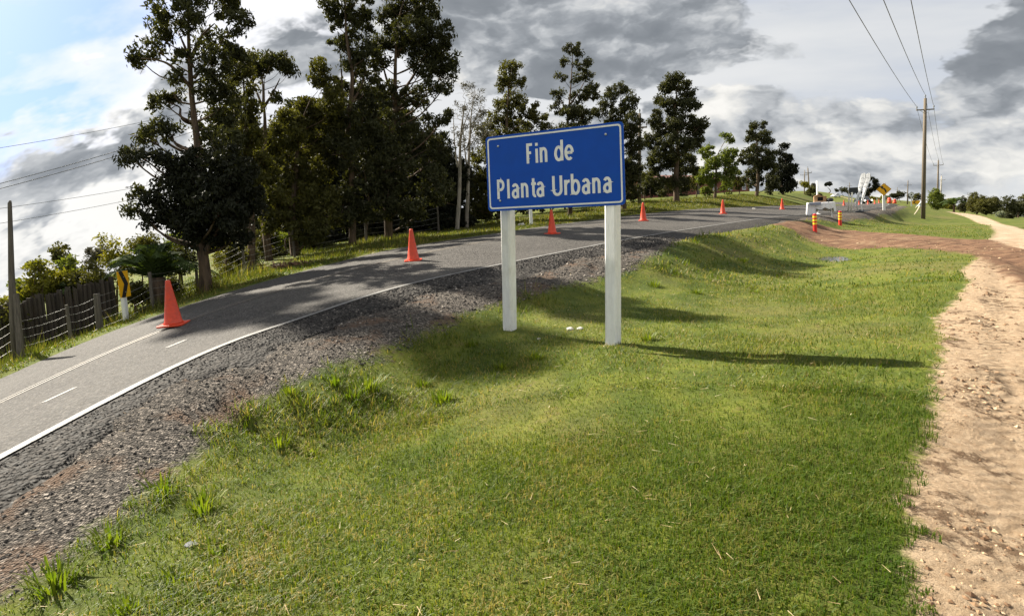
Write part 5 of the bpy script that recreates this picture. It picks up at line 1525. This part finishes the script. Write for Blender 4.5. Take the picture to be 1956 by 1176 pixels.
# ------------------------------------------------------------------ fence, tall pole and plank fence at the left
b = foot(30, 11.4)
tp_ = thing('wooden_pole', 'tall weathered wooden pole at the end of the wire fence', 'pole', b)
pth = [at(32, 700, 11.4), at(26, 610, 11.4), at(22, 520, 11.4), at(20, 450, 11.4), at(18.5, 388, 11.4), at(20, 383, 11.4)]
pth[0] = b-np.array([0, 0, .3])
MB().tube([p-b for p in pth], [.07, .065, .05, .04, .033, .015], 10, jit=.25).build('shaft', M['old_wood'], tp_, smooth=True)
MB().tube([at(40, 690, 11.3)-b, at(30, 560, 11.4)-b], [.07, .05], 8, jit=.3).build('brace', M['old_wood'], tp_)
fence = thing('wire_fence', 'five-strand wire fence with old wooden posts along the road', 'fence', foot(137, 12.4))
fo = np.array(fence.location)
fposts = [(-60, 730, 640, 10.6, .05), (34, 697, 610, 11.45, .05), (137, 660, 583, 12.4, .035), (192, 638, 559, 13.0, .07), (293, 592, 520, 14.5, .045), (378, 560, 500, 16.0, .04), (468, 522, 465, 18.6, .04), (563, 500, 445, 21.2, .04), (700, 473, 424, 23.5, .05), (780, 452, 405, 25.5, .035), (838, 443, 395, 27, .045)]
tops, bots = [], []
for (px, py, ty, Y, r_) in fposts:
    b = foot(px, Y)
    t = b+np.array([rnd.uniform(-.03, .03), 0, (py-ty)*Y/F])
    MB().tube([b-fo-np.array([0, 0, .3]), (b+t)/2-fo, t-fo], [r_*1.1, r_, r_*.9], 7, jit=.25).build('post', M['old_wood'], fence, smooth=False)
    tops.append(t-fo); bots.append(b-fo)
for k in range(5):
    q = 0.93-0.19*k
    pts = []
    for a, b2, c, d in zip(tops[:-1], bots[:-1], tops[1:], bots[1:]):
        for t in (0, .25, .5, .75):
            p0 = b2+(a-b2)*q; p1 = d+(c-d)*q
            pts.append(p0+(p1-p0)*t-np.array([0, 0, .05*4*t*(1-t)]))
    pts.append(bots[-1]+(tops[-1]-bots[-1])*q)
    MB().tube(pts, 0.0038, 5).build('wire', M['wire'], fence)
pf = thing('plank_fence', 'dark rough plank fence behind the wire fence', 'fence', foot(110, 14.0))
po_ = np.array(pf.location)
for k in range(30):
    px = -30+k*8.6
    Y = 13.0+k*0.06
    b = foot(px, Y)
    h = (1.42-0.010*k)*rnd.uniform(.95, 1.04)
    wd = rnd.uniform(.06, .072)
    ln_ = rnd.uniform(-.05, .05)
    v0 = b-po_
    mb = MB()
    y_ = rnd.uniform(-.03, .03)
    mb.add([(v0[0]-wd, v0[1]+y_, v0[2]-.2), (v0[0]+wd, v0[1]+y_, v0[2]-.2), (v0[0]+wd*.9+ln_, v0[1]+y_, v0[2]+h), (v0[0]-wd*.8+ln_, v0[1]+y_, v0[2]+h+rnd.uniform(-.08, .08)),
            (v0[0]-wd, v0[1]+y_+.03, v0[2]-.2), (v0[0]+wd, v0[1]+y_+.03, v0[2]-.2), (v0[0]+wd*.9+ln_, v0[1]+y_+.03, v0[2]+h), (v0[0]-wd*.8+ln_, v0[1]+y_+.03, v0[2]+h)],
           [(0, 1, 2, 3), (7, 6, 5, 4), (0, 4, 5, 1), (1, 5, 6, 2), (2, 6, 7, 3), (3, 7, 4, 0)])
    mb.build('plank', M['plank_wood'], pf)

# ------------------------------------------------------------------ brick house behind the trees
hL, hR = foot(1204, 66), foot(1432, 88)
hv = hR-hL
hl = np.linalg.norm(hv[:2])
hz = min(hL[2], hR[2])
house = thing('brick_house', 'long low red brick house half hidden behind the trees', 'house', (hL[0], hL[1], hz), rotz=math.atan2(hv[1], hv[0]))
MB().box(0, hl, 0, 7, -1.0, 2.2).build('wall', M['brick'], house)
MB().prism([(-.5, 2.205), (7.5, 2.205), (3.5, 3.1)], -.4, hl+.4, 'x').build('roof', M['roof'], house)
for k in range(7):
    x = 2.0+k*(hl-4)/6
    if k == 3:
        dr = MB().box(x-.45, x+.45, -.05, -.003, -.3, 1.9).build('door', M['old_wood'], house)
        MB().tube([(x+.33, -.09, .9), (x+.33, -.05, .9)], .03, 8).build('handle', M['steel'], dr)
        continue
    fr = MB().box(x-.62, x+.62, -.06, -.003, .65, .73).box(x-.62, x+.62, -.06, -.003, 1.55, 1.63).box(x-.62, x-.54, -.06, -.003, .731, 1.549).box(x+.54, x+.62, -.06, -.003, .731, 1.549).build('window', M['white'], house)
    MB().box(x-.539, x+.539, -.03, -.004, .732, 1.548).build('pane', M['glass'], fr)

# ------------------------------------------------------------------ vehicles
def car(name, label, px, Y, face, paint, lit, on_road=True):
    b = road_foot(px, Y) if on_road else foot(px, Y)
    c = thing(name, label, 'car', b, rotz=face)           # front looks along local -y
    body = [(-2.05, .35), (-2.1, .62), (-2.0, .78), (-1.1, .9), (1.75, .95), (2.1, .85), (2.12, .4), (1.9, .28), (-1.9, .28)]
    MB().prism(body, -.82, .82, 'x').build('body', M[paint], c, bevel=0.06)
    cabin = [(-1.15, .9), (-.45, 1.42), (1.0, 1.44), (1.75, .95)]
    MB().prism(cabin, -.70, .70, 'x').build('cabin', M[paint], c, bevel=0.05)
    MB().add([(-.62, -1.07, .97), (.62, -1.07, .97), (.56, -.53, 1.38), (-.56, -.53, 1.38)], [(0, 1, 2, 3)]).build('windscreen', M['glass'], c)
    for s in (-1, 1):
        MB().add([(s*.712, -.85, .98), (s*.712, 1.5, 1.0), (s*.705, .95, 1.36), (s*.705, -.42, 1.36)], [(0, 1, 2, 3)]).build('side_window', M['glass'], c)
        for y in (-1.35, 1.35):
            w_ = MB().tube([(s*.66, y, .31), (s*.86, y, .31)], .31, 18).build('wheel', M['rubber'], c)
            MB().tube([(s*.861, y, .31), (s*.875, y, .31)], .19, 14).build('rim', M['steel'], w_)
        MB().tube([(s*.62, -2.14, .66), (s*.62, -2.08, .66)], .12, 14).build('headlight', M['lamp'] if lit else M['steel'], c)
    MB().box(-.5, .5, -2.13, -2.09, .42, .52).build('grille', M['black'], c)
    return c
car('oncoming_car', 'dark car with both headlamps lit at the far bend', 1649, 112, math.atan2(-1, 2.2)*0.55+0.1, 'car_dark', True)
car('parked_car', 'small white car on the far dirt road up the hill', 1596, 225, -1.1, 'car_white', False, False)
car('parked_car', 'low white car mostly hidden by bushes at the right edge', 1968, 96, 1.2, 'car_white', False, False)

# ------------------------------------------------------------------ walker behind the pole
def walker():
    b = foot(1757.5, 54.5)
    p = thing('person', 'person in pale shirt and beige trousers walking behind the near utility pole', 'person', b, rotz=face_cam(b))
    S = 1.0
    joints = {'pel': (0, 0, .86, .13), 'bel': (.03, 0, 1.0, .125), 'che': (.1, 0, 1.22, .15), 'nec': (.2, 0, 1.40, .06), 'hd0': (.25, 0, 1.49, .085), 'hd1': (.29, 0, 1.58, .095), 'hd2': (.31, 0, 1.66, .07),
              'lh': (-.02, -.1, .83, .095), 'lk': (-.22, -.1, .47, .065), 'la': (-.46, -.1, .12, .045), 'lt': (-.36, -.1, .045, .045),
              'rh': (.02, .1, .83, .095), 'rk': (.24, .1, .48, .065), 'ra': (.28, .1, .09, .045), 'rt': (.42, .1, .045, .045),
              'ls': (.1, -.2, 1.30, .07), 'le': (-.1, -.28, 1.05, .05), 'lw': (-.28, -.28, .84, .035), 'lf': (-.35, -.28, .77, .035),
              'rs': (.14, .2, 1.30, .07), 're': (.26, .28, 1.04, .05), 'rw': (.46, .26, .88, .035), 'rf': (.54, .26, .84, .035)}
    edges = [('pel', 'bel'), ('bel', 'che'), ('che', 'nec'), ('nec', 'hd0'), ('hd0', 'hd1'), ('hd1', 'hd2'), ('pel', 'lh'), ('lh', 'lk'), ('lk', 'la'), ('la', 'lt'), ('pel', 'rh'), ('rh', 'rk'), ('rk', 'ra'), ('ra', 'rt'), ('che', 'ls'), ('ls', 'le'), ('le', 'lw'), ('lw', 'lf'), ('che', 'rs'), ('rs', 're'), ('re', 'rw'), ('rw', 'rf')]
    names = list(joints)
    me = bpy.data.meshes.new('body')
    me.from_pydata([joints[k][:3] for k in names], [(names.index(a), names.index(c)) for a, c in edges], [])
    o = link(bpy.data.objects.new('body', me), p)
    sk = o.modifiers.new('skin', 'SKIN')
    for i, k in enumerate(names):
        me.skin_vertices[0].data[i].radius = (joints[k][3], joints[k][3])
    me.skin_vertices[0].data[0].use_root = True
    o.modifiers.new('sub', 'SUBSURF').render_levels = 1
    mt, n = newmat('walker_clothes')
    z = n.sep(n.new('ShaderNodeTexCoord').outputs['Object'])[2]
    c = n.mix(n.math('GREATER_THAN', z, 0.92), (0.55, 0.48, 0.36), (0.55, 0.62, 0.68))
    c = n.mix(n.math('GREATER_THAN', z, 1.42), c, (0.33, 0.19, 0.13))
    n.out(n.principled(c, 0.8))
    me.materials.append(mt)
    hr = MB().lathe([(0.02, 1.74), (0.085, 1.72), (0.115, 1.65), (0.11, 1.58), (0.06, 1.55)], 12, .29, 0).build('hair', M['hair'], p, smooth=True)
walker()

# ------------------------------------------------------------------ grass, stones, small things on the ground
def blade_mat(name, g1, g2, dry, dryamt):
    mt, n = newmat(name)
    p = n.pos()
    f = n.noise(p, 0.8, 5, 0.6)
    f2 = n.noise(p, 3.0, 4, 0.6)
    v = n.attr('v')
    c = n.mix(n.rangemap(n.math('ADD', n.math('MULTIPLY', f, 0.6), n.math('MULTIPLY', v, 0.4)), 0.3, 0.75), g1, g2)
    dd = n.math('ADD', n.math('ADD', n.math('MULTIPLY', f2, 0.9), n.math('MULTIPLY', v, 0.75)), n.math('MULTIPLY', f, 0.5))
    c = n.mix(n.rangemap(dd, dryamt, dryamt+0.12, 0, 0.9), c, dry)
    c = n.mix(n.rangemap(n.noise(p, 1.6, 4, 0.65), 0.55, 0.72, 0, 0.55), c, tuple(x*0.45 for x in g1))
    wet = n.rangemap(n.vmath('LENGTH', n.vmath('MULTIPLY', n.vmath('SUBTRACT', p, (2.1, 2.6, 0.0)), (1.0, 0.8, 0.0))), 0.4, 2.6, 0.6, 0.0)
    c = n.mix(wet, c, n.mix(f2, (0.026, 0.078, 0.006), (0.075, 0.14, 0.010)))
    c = n.vmath('MULTIPLY', c, (0.99, 0.90, 0.68))
    df = n.new('ShaderNodeBsdfPrincipled')
    n.set(df.inputs['Base Color'], c)
    df.inputs['Roughness'].default_value = 0.55
    df.inputs['Specular IOR Level'].default_value = 0.3
    tr = n.new('ShaderNodeBsdfTranslucent')
    n.set(tr.inputs[0], n.mix(1.0, c, (1.25, 1.35, 0.6), 'MULTIPLY'))
    mx = n.new('ShaderNodeMixShader')
    mx.inputs[0].default_value = 0.42
    n.t.links.new(df.outputs[0], mx.inputs[1])
    n.t.links.new(tr.outputs[0], mx.inputs[2])
    n.out(mx.outputs[0])
    return mt
M['blade'] = blade_mat('lawn_blade', (0.046, 0.092, 0.008), (0.165, 0.198, 0.016), (0.31, 0.25, 0.115), 1.275)
M['tuft'] = blade_mat('tuft_blade', (0.085, 0.14, 0.012), (0.17, 0.21, 0.025), (0.28, 0.26, 0.08), 1.6)
M['verge'] = blade_mat('verge_blade', (0.055, 0.075, 0.014), (0.14, 0.15, 0.03), (0.24, 0.19, 0.08), 1.3)
def make_blades(X, Y, h, w_, lean=0.55, fine=True):
    n_ = len(X)
    Z = gz(X, Y)-0.004
    a = rng.random(n_)*2*PI
    ln = lean*rng.random(n_)**0.7
    dirv = np.stack([np.cos(a), np.sin(a), np.zeros(n_)], 1)
    side = np.stack([-np.sin(a+rng.normal(size=n_)*.6), np.cos(a), np.zeros(n_)], 1)
    base = np.stack([X, Y, Z], 1)
    hh = h[:, None]
    up = np.array([0, 0, 1.0])
    tip = base+up*hh*np.cos(ln)[:, None]+dirv*hh*np.sin(ln)[:, None]*1.1
    s = side*(w_[:, None]/2)
    vv = rng.random(n_)
    if fine:
        mid = base+up*hh*0.6+dirv*hh*0.22*np.sin(ln)[:, None]
        V = np.stack([base-s, base+s, mid+s*.8, mid-s*.8, tip], 1).reshape(-1, 3)
        k = np.arange(n_)*5
        Fq = np.concatenate([np.stack([k, k+1, k+2], 1), np.stack([k, k+2, k+3], 1), np.stack([k+3, k+2, k+4], 1)])
        return V, Fq, np.repeat(vv, 5)
    V = np.stack([base-s, base+s, tip], 1).reshape(-1, 3)
    return V, np.arange(n_*3).reshape(-1, 3), np.repeat(vv, 3)
def scatter(n_, r0, r1, a0=-44.0, a1=44.0, p=0.5):
    a = np.radians(rng.uniform(a0, a1, n_))
    r_ = (r0**p+(r1**p-r0**p)*rng.random(n_))**(1/p)
    return r_*np.sin(a), r_*np.cos(a)
def turf_ok(x, y, jit=0.12):
    e = fbm(x*5, y*5, 3, 77)*0.32+fbm(x*19, y*19, 2, 78)*0.22
    return (gfield(S_SAND, x, y)+e*0.5 < 0.0) & (gfield(S_DIRT, x, y)+e < 0.05) & (gfield(S_PATH, x, y)+e < 0.0) & (gfield(S_GRAV, x, y)+e*0.9 < 0.02) & (gfield(SDR, x, y) < -0.05)
def put_grass(name, label, parts, mat):
    V, Fc, A_ = [], [], []
    nb = 0
    for v, f, a in parts:
        V.append(v); Fc.append(f+nb); A_.append(a); nb += len(v)
    o = np_mesh(name, np.concatenate(V), np.concatenate(Fc), M[mat], attrs={'v': np.concatenate(A_)})
    return tag(o, label, 'grass', kind='stuff')
parts = []
for (cnt, r0, r1, w0, h0, h1, fine) in ((150000, 1.7, 5.2, 0.0042, 0.022, 0.062, True), (190000, 5.0, 13.0, 0.0085, 0.03, 0.075, False), (170000, 12.5, 48.0, 0.024, 0.04, 0.11, False)):
    x, y = scatter(cnt, r0, r1)
    ok = turf_ok(x, y)
    x, y = x[ok], y[ok]
    lush = np.clip(0.5+fbm(x*0.8, y*0.8, 4, 91)*1.3, 0.15, 1.2)
    keep_ = rng.random(len(x)) < 0.35+0.65*lush
    x, y, lush = x[keep_], y[keep_], lush[keep_]
    h = (h0+(h1-h0)*rng.random(len(x)))*(0.55+0.6*lush)
    edge = np.exp(-np.clip(-gfield(S_GRAV, x, y)-0.05, 0, 3)/0.55)*np.clip(0.4+fbm(x*2.2, y*2.2, 3, 63)*2.2, 0, 1.3)
    h = h*(1+2.3*edge)
    w_ = w0*(0.7+0.6*rng.random(len(x)))
    parts.append(make_blades(x, y, h, w_, 1.35, fine))
put_grass('lawn_grass', 'short green and straw coloured grass covering the verge', parts, 'blade')
# rougher grass beyond the road, along fence and trees
st_ok = np.where((CL[:, 1] > 6.5) & (CL[:, 1] < 60))[0]
k = rng.choice(st_ok, 90000)
off = OL-0.12-rng.random(90000)**1.6*np.where(CL[k, 1] < 16, 4.0, 7.0)
x = CL[k, 0]+NR[k, 0]*off+rng.normal(size=90000)*.2
y = CL[k, 1]+NR[k, 1]*off+rng.normal(size=90000)*.2
ok = (gfield(SDR, x, y) < -0.08)
x, y, off = x[ok], y[ok], off[ok]
tall = np.clip((-off-3.3)*0.5, 0, 1)*np.clip(0.6+fbm(x*.7, y*.7, 3, 12)*1.5, 0.1, 1.2)*np.where(y < 21, 1.0, 0.35)
h = 0.05+0.55*tall*rng.random(len(x))
put_grass('verge_grass', 'long fresh grass along the fence and trees beyond the road', [make_blades(x, y, h, (0.010+0.012*rng.random(len(x)))*np.clip(y/14, .8, 3), 0.6, False)], 'verge')
# single tufts along the ditch
def tuft(px, py, size):
    bx_, by_ = hit(px, py)
    b = np.array([bx_, by_, float(gz(bx_, by_))])
    t = thing('grass_tuft', 'bright broad-bladed grass tuft growing along the ditch edge', 'grass tuft', b, 'grass tufts along the ditch')
    n_ = int(95*size/0.2)+10
    a = rng.random(n_)*2*PI
    rr_ = rng.random(n_)**.6*size*0.75
    V, Fc = [], []
    for i in range(n_):
        c, s_ = math.cos(a[i]), math.sin(a[i])
        L = size*rnd.uniform(.4, 1.05)
        w_ = 0.0036*rnd.uniform(.7, 1.4)*(1+size*2)
        ln = rnd.uniform(.1, .8)
        o = np.array([rr_[i]*c, rr_[i]*s_, -0.01])
        k0 = len(V)
        for t_ in (0, .45, .8, 1.0):
            p = o+np.array([c*L*ln*t_**1.6, s_*L*ln*t_**1.6, L*(t_-0.35*ln*t_*t_)])
            ww = w_*(1.0, 1.1, .6, .05)[int(round(t_*2.9))]
            V += [p+np.array([-s_, c, 0])*ww, p-np.array([-s_, c, 0])*ww]
        for q in range(3):
            Fc.append((k0+2*q, k0+2*q+1, k0+2*q+3, k0+2*q+2))
    np_mesh('blades', V, Fc, M['tuft'], t, attrs={'v': np.repeat(rng.random(n_), 8)})
for (px, py, sz) in [(705, 760, .20), (672, 775, .14), (845, 762, .17), (808, 735, .12), (312, 962, .13), (388, 985, .14), (960, 705, .13), (1025, 685, .12), (108, 1125, .16), (535, 868, .13), (408, 1055, .09), (335, 1105, .10), (245, 1165, .10), (1238, 650, .12), (505, 1015, .08), (640, 760, .12), (595, 870, .09), (215, 1050, .12), (560, 800, .11), (1330, 560, .14), (1250, 545, .16), (1420, 500, .16), (900, 660, .11), (1440, 560, .12)]:
    tuft(px, py, sz)
# loose stones and clods: octahedra, uneven
def pebbles(name, label, x, y, size, mat, cat, flat=0.6, z=None):
    n_ = len(x)
    z = gz(x, y) if z is None else z
    base = np.array([(1, 0, 0), (0, 1, 0), (-1, 0, 0), (0, -1, 0), (0, 0, 1), (0, 0, -1)], float)
    V = base[None]*(0.55+0.9*rng.random((n_, 6, 1)))
    a = rng.random(n_)*2*PI
    c, s_ = np.cos(a)[:, None], np.sin(a)[:, None]
    V = np.stack([V[..., 0]*c-V[..., 1]*s_, V[..., 0]*s_+V[..., 1]*c, V[..., 2]*flat], -1)*size[:, None, None]
    V += np.stack([x, y, z+size*flat*0.35], 1)[:, None]
    tri = np.array([(0, 1, 4), (1, 2, 4), (2, 3, 4), (3, 0, 4), (1, 0, 5), (2, 1, 5), (3, 2, 5), (0, 3, 5)])
    Fc = (np.arange(n_)*6)[:, None, None]+tri[None]
    o = np_mesh(name, V.reshape(-1, 3), Fc.reshape(-1, 3), M[mat], attrs={'v': np.repeat(rng.random(n_), 6)})
    return tag(o, label, cat, kind='stuff')
def chip_mat(name, stops):
    mt, n = newmat(name)
    n.out(n.principled(n.ramp(n.attr('v'), stops), 0.85, None, spec=0.25))
    return mt
M['chips'] = chip_mat('gravel_chips', [(0.0, (0.022, 0.02, 0.019)), (0.5, (0.07, 0.062, 0.054)), (0.85, (0.15, 0.13, 0.11)), (0.98, (0.32, 0.28, 0.24))])
M['clods'] = chip_mat('soil_clods', [(0.0, (0.09, 0.05, 0.026)), (0.5, (0.20, 0.12, 0.066)), (0.85, (0.40, 0.28, 0.17)), (1.0, (0.5, 0.38, 0.25))])
x, y = scatter(60000, 2.2, 22, -44, 30, 0.6)
g = gfield(S_GRAV, x, y)
e = fbm(x*3.5, y*3.5, 3, 77)*0.5
ok = (g+e*0.9 > -0.03) & (gfield(SDR, x, y) < 0.1)
x, y = x[ok], y[ok]
pebbles('gravel_stones', 'loose grey gravel stones between shoulder and grass', x, y, (0.004+0.012*rng.random(len(x))**2)*np.clip(np.hypot(x, y)/5, .8, 2.2), 'chips', 'gravel')
ii_s = rng.integers(3, 40, 9500)
fr_ = rng.random(len(ii_s))
oo_s = OW+0.08+rng.random(len(ii_s))*(SHV[ii_s]-0.1)
pa_ = np.array([(*(CL[i, :2]+NR[i]*o), road_z(i, o)) for i, o in zip(ii_s, oo_s)])
pb_2 = np.array([(*(CL[i+1, :2]+NR[i+1]*o), road_z(i+1, o)) for i, o in zip(ii_s, oo_s)])
pc_ = pa_*(1-fr_[:, None])+pb_2*fr_[:, None]
ok = pc_[:, 1] > 2.0
pc_ = pc_[ok]
M['dark_chips'] = chip_mat('shoulder_chips', [(0.0, (0.012, 0.011, 0.011)), (0.6, (0.04, 0.037, 0.034)), (0.9, (0.10, 0.09, 0.08)), (1.0, (0.2, 0.18, 0.16))])
pebbles('shoulder_chippings', 'dark loose chippings lying on the road shoulder', pc_[:, 0], pc_[:, 1], (0.006+0.010*rng.random(len(pc_))**2)*np.clip(pc_[:, 1]/6, .8, 2), 'dark_chips', 'gravel', 0.7, pc_[:, 2]-0.003)
x, y = scatter(17000, 1.8, 26, 10, 44, 0.6)
ok = (np.maximum(gfield(S_SAND, x, y), gfield(S_DIRT, x, y)) > 0.02)
x, y = x[ok], y[ok]
dn = fbm(x*1.6, y*1.6, 4, 55)
ok = rng.random(len(x)) < np.clip(dn*2.2+0.12, 0.05, 1)
x, y, dn = x[ok], y[ok], dn[ok]
pebbles('dirt_clods', 'crumbled brown clods scattered on the sandy track', x, y, (0.004+0.016*rng.random(len(x))**2.5*(0.6+np.clip(dn, 0, 1)))*np.clip(np.hypot(x, y)/5, .8, 2.0), 'clods', 'clods', 0.55)
# a few straws and leaf bits lying on turf and gravel
x, y = scatter(420, 1.9, 14, -42, 40, 0.6)
z = gz(x, y)+0.03
n_ = len(x)
a = rng.random(n_)*2*PI
L = 0.03+0.05*rng.random(n_)
d = np.stack([np.cos(a), np.sin(a), rng.normal(size=n_)*.12], 1)*L[:, None]
s_ = np.stack([-np.sin(a), np.cos(a), np.zeros(n_)], 1)*(0.0022*np.clip(y/4, .8, 3))[:, None]
c = np.stack([x, y, z], 1)
V = np.stack([c-d/2-s_, c-d/2+s_, c+d/2+s_*.4, c+d/2-s_*.4], 1).reshape(-1, 3)
M['straw'] = chip_mat('dry_straw', [(0.0, (0.20, 0.13, 0.06)), (0.6, (0.36, 0.28, 0.15)), (1.0, (0.5, 0.43, 0.28))])
tag(np_mesh('straw_litter', V, np.arange(n_*4).reshape(-1, 4), M['straw'], attrs={'v': np.repeat(rng.random(n_), 4)}), 'dry straws lying loose on grass and gravel', 'straw', kind='stuff')
def rock(px, py, size, mat, lab, name='stone', sq=0.6):
    x0, y0 = hit(px, py)
    b = np.array([x0, y0, float(gz(x0, y0))])
    bm = bmesh.new()
    bmesh.ops.create_icosphere(bm, subdivisions=2, radius=1.0)
    for v in bm.verts:
        q = Vector((round(v.co.x*2.2)/2.2, round(v.co.y*1.9)/1.9, round(v.co.z*2.0)/2.0))
        v.co = v.co.lerp(q, .5)*rnd.uniform(.88, 1.1)
        v.co.z *= sq; v.co.x *= 1.3
    me = bpy.data.meshes.new(name); bm.to_mesh(me); bm.free()
    me.materials.append(M[mat])
    o = link(bpy.data.objects.new(name, me))
    o.location = tuple(b+np.array([0, 0, size*sq*.4])); o.scale = (size,)*3; o.rotation_euler = (0, 0, rnd.uniform(0, 3))
    return tag(o, lab, 'stone')
rock(1089, 629, .045, 'stone', 'small white stone in the grass between the sign posts, left of its twin')
rock(1108, 628, .04, 'stone', 'small white stone in the grass between the sign posts, right of its twin')
rock(1029, 648, .02, 'stone', 'tiny white stone in the grass in front of the left sign post')
rock(366, 1046, .03, 'grey_stone', 'flat grey stone in the grass beside the ditch tufts', sq=.4)
rock(996, 432, .13, 'stone', 'pale rock at the foot of the marker post across the road')
rock(1440, 400, .12, 'stone', 'pale rock on the far road edge right of the domed trees')
# heap of dry branches by the grove
x0, y0 = foot(556, 17.6)[:2]
hp = thing('brush_heap', 'heap of dry branches and brown leaves at the road edge by the grove', 'brush heap', (x0, y0, float(gz(x0, y0))))
for k in range(16):
    a = rnd.uniform(0, PI)
    l_ = rnd.uniform(.25, .6)
    p = np.array([rnd.uniform(-.6, .6), rnd.uniform(-.25, .25), rnd.uniform(.02, .12)])
    dd = np.array([math.cos(a), math.sin(a)*.5, rnd.uniform(-.1, .25)])*l_
    MB().tube([p-dd/2, p+np.array([0, 0, .03]), p+dd/2], [.014, .012, .006], 5).build('branch', M['bark_pale'] if k % 3 == 0 else M['bark_dark'], hp)
v, f, a = leaves(rng.normal(size=(260, 3))*np.array([.5, .2, .05])+np.array([0, 0, .06]), .12, .06, 0)
lf = np_mesh('dry_leaves', v, f, M['dead_leaf'], hp)
lf['kind'] = 'stuff'
# puddle in the ditch
pm, n = newmat('puddle_water')
n.out(n.principled((0.02, 0.02, 0.016), 0.06, n.bump(n.noise(n.pos(), 9.0, 2), 0.004), spec=0.7))
v = []
for i in range(40):
    a = 2*PI*i/40
    r_ = 1+0.28*math.sin(2*a+1)+0.16*math.sin(5*a)+.08*math.sin(9*a)
    v.append((0.42*r_*math.cos(a), 1.15*r_*math.sin(a), 0))
pud = MB().add(v, [tuple(range(40))]).build('puddle', pm)
pud.location = (_pc[0], _pc[1], float(gz(*_pc))+0.055)
tag(pud, 'shallow puddle reflecting the sky at the end of the ditch', 'puddle', kind='structure')
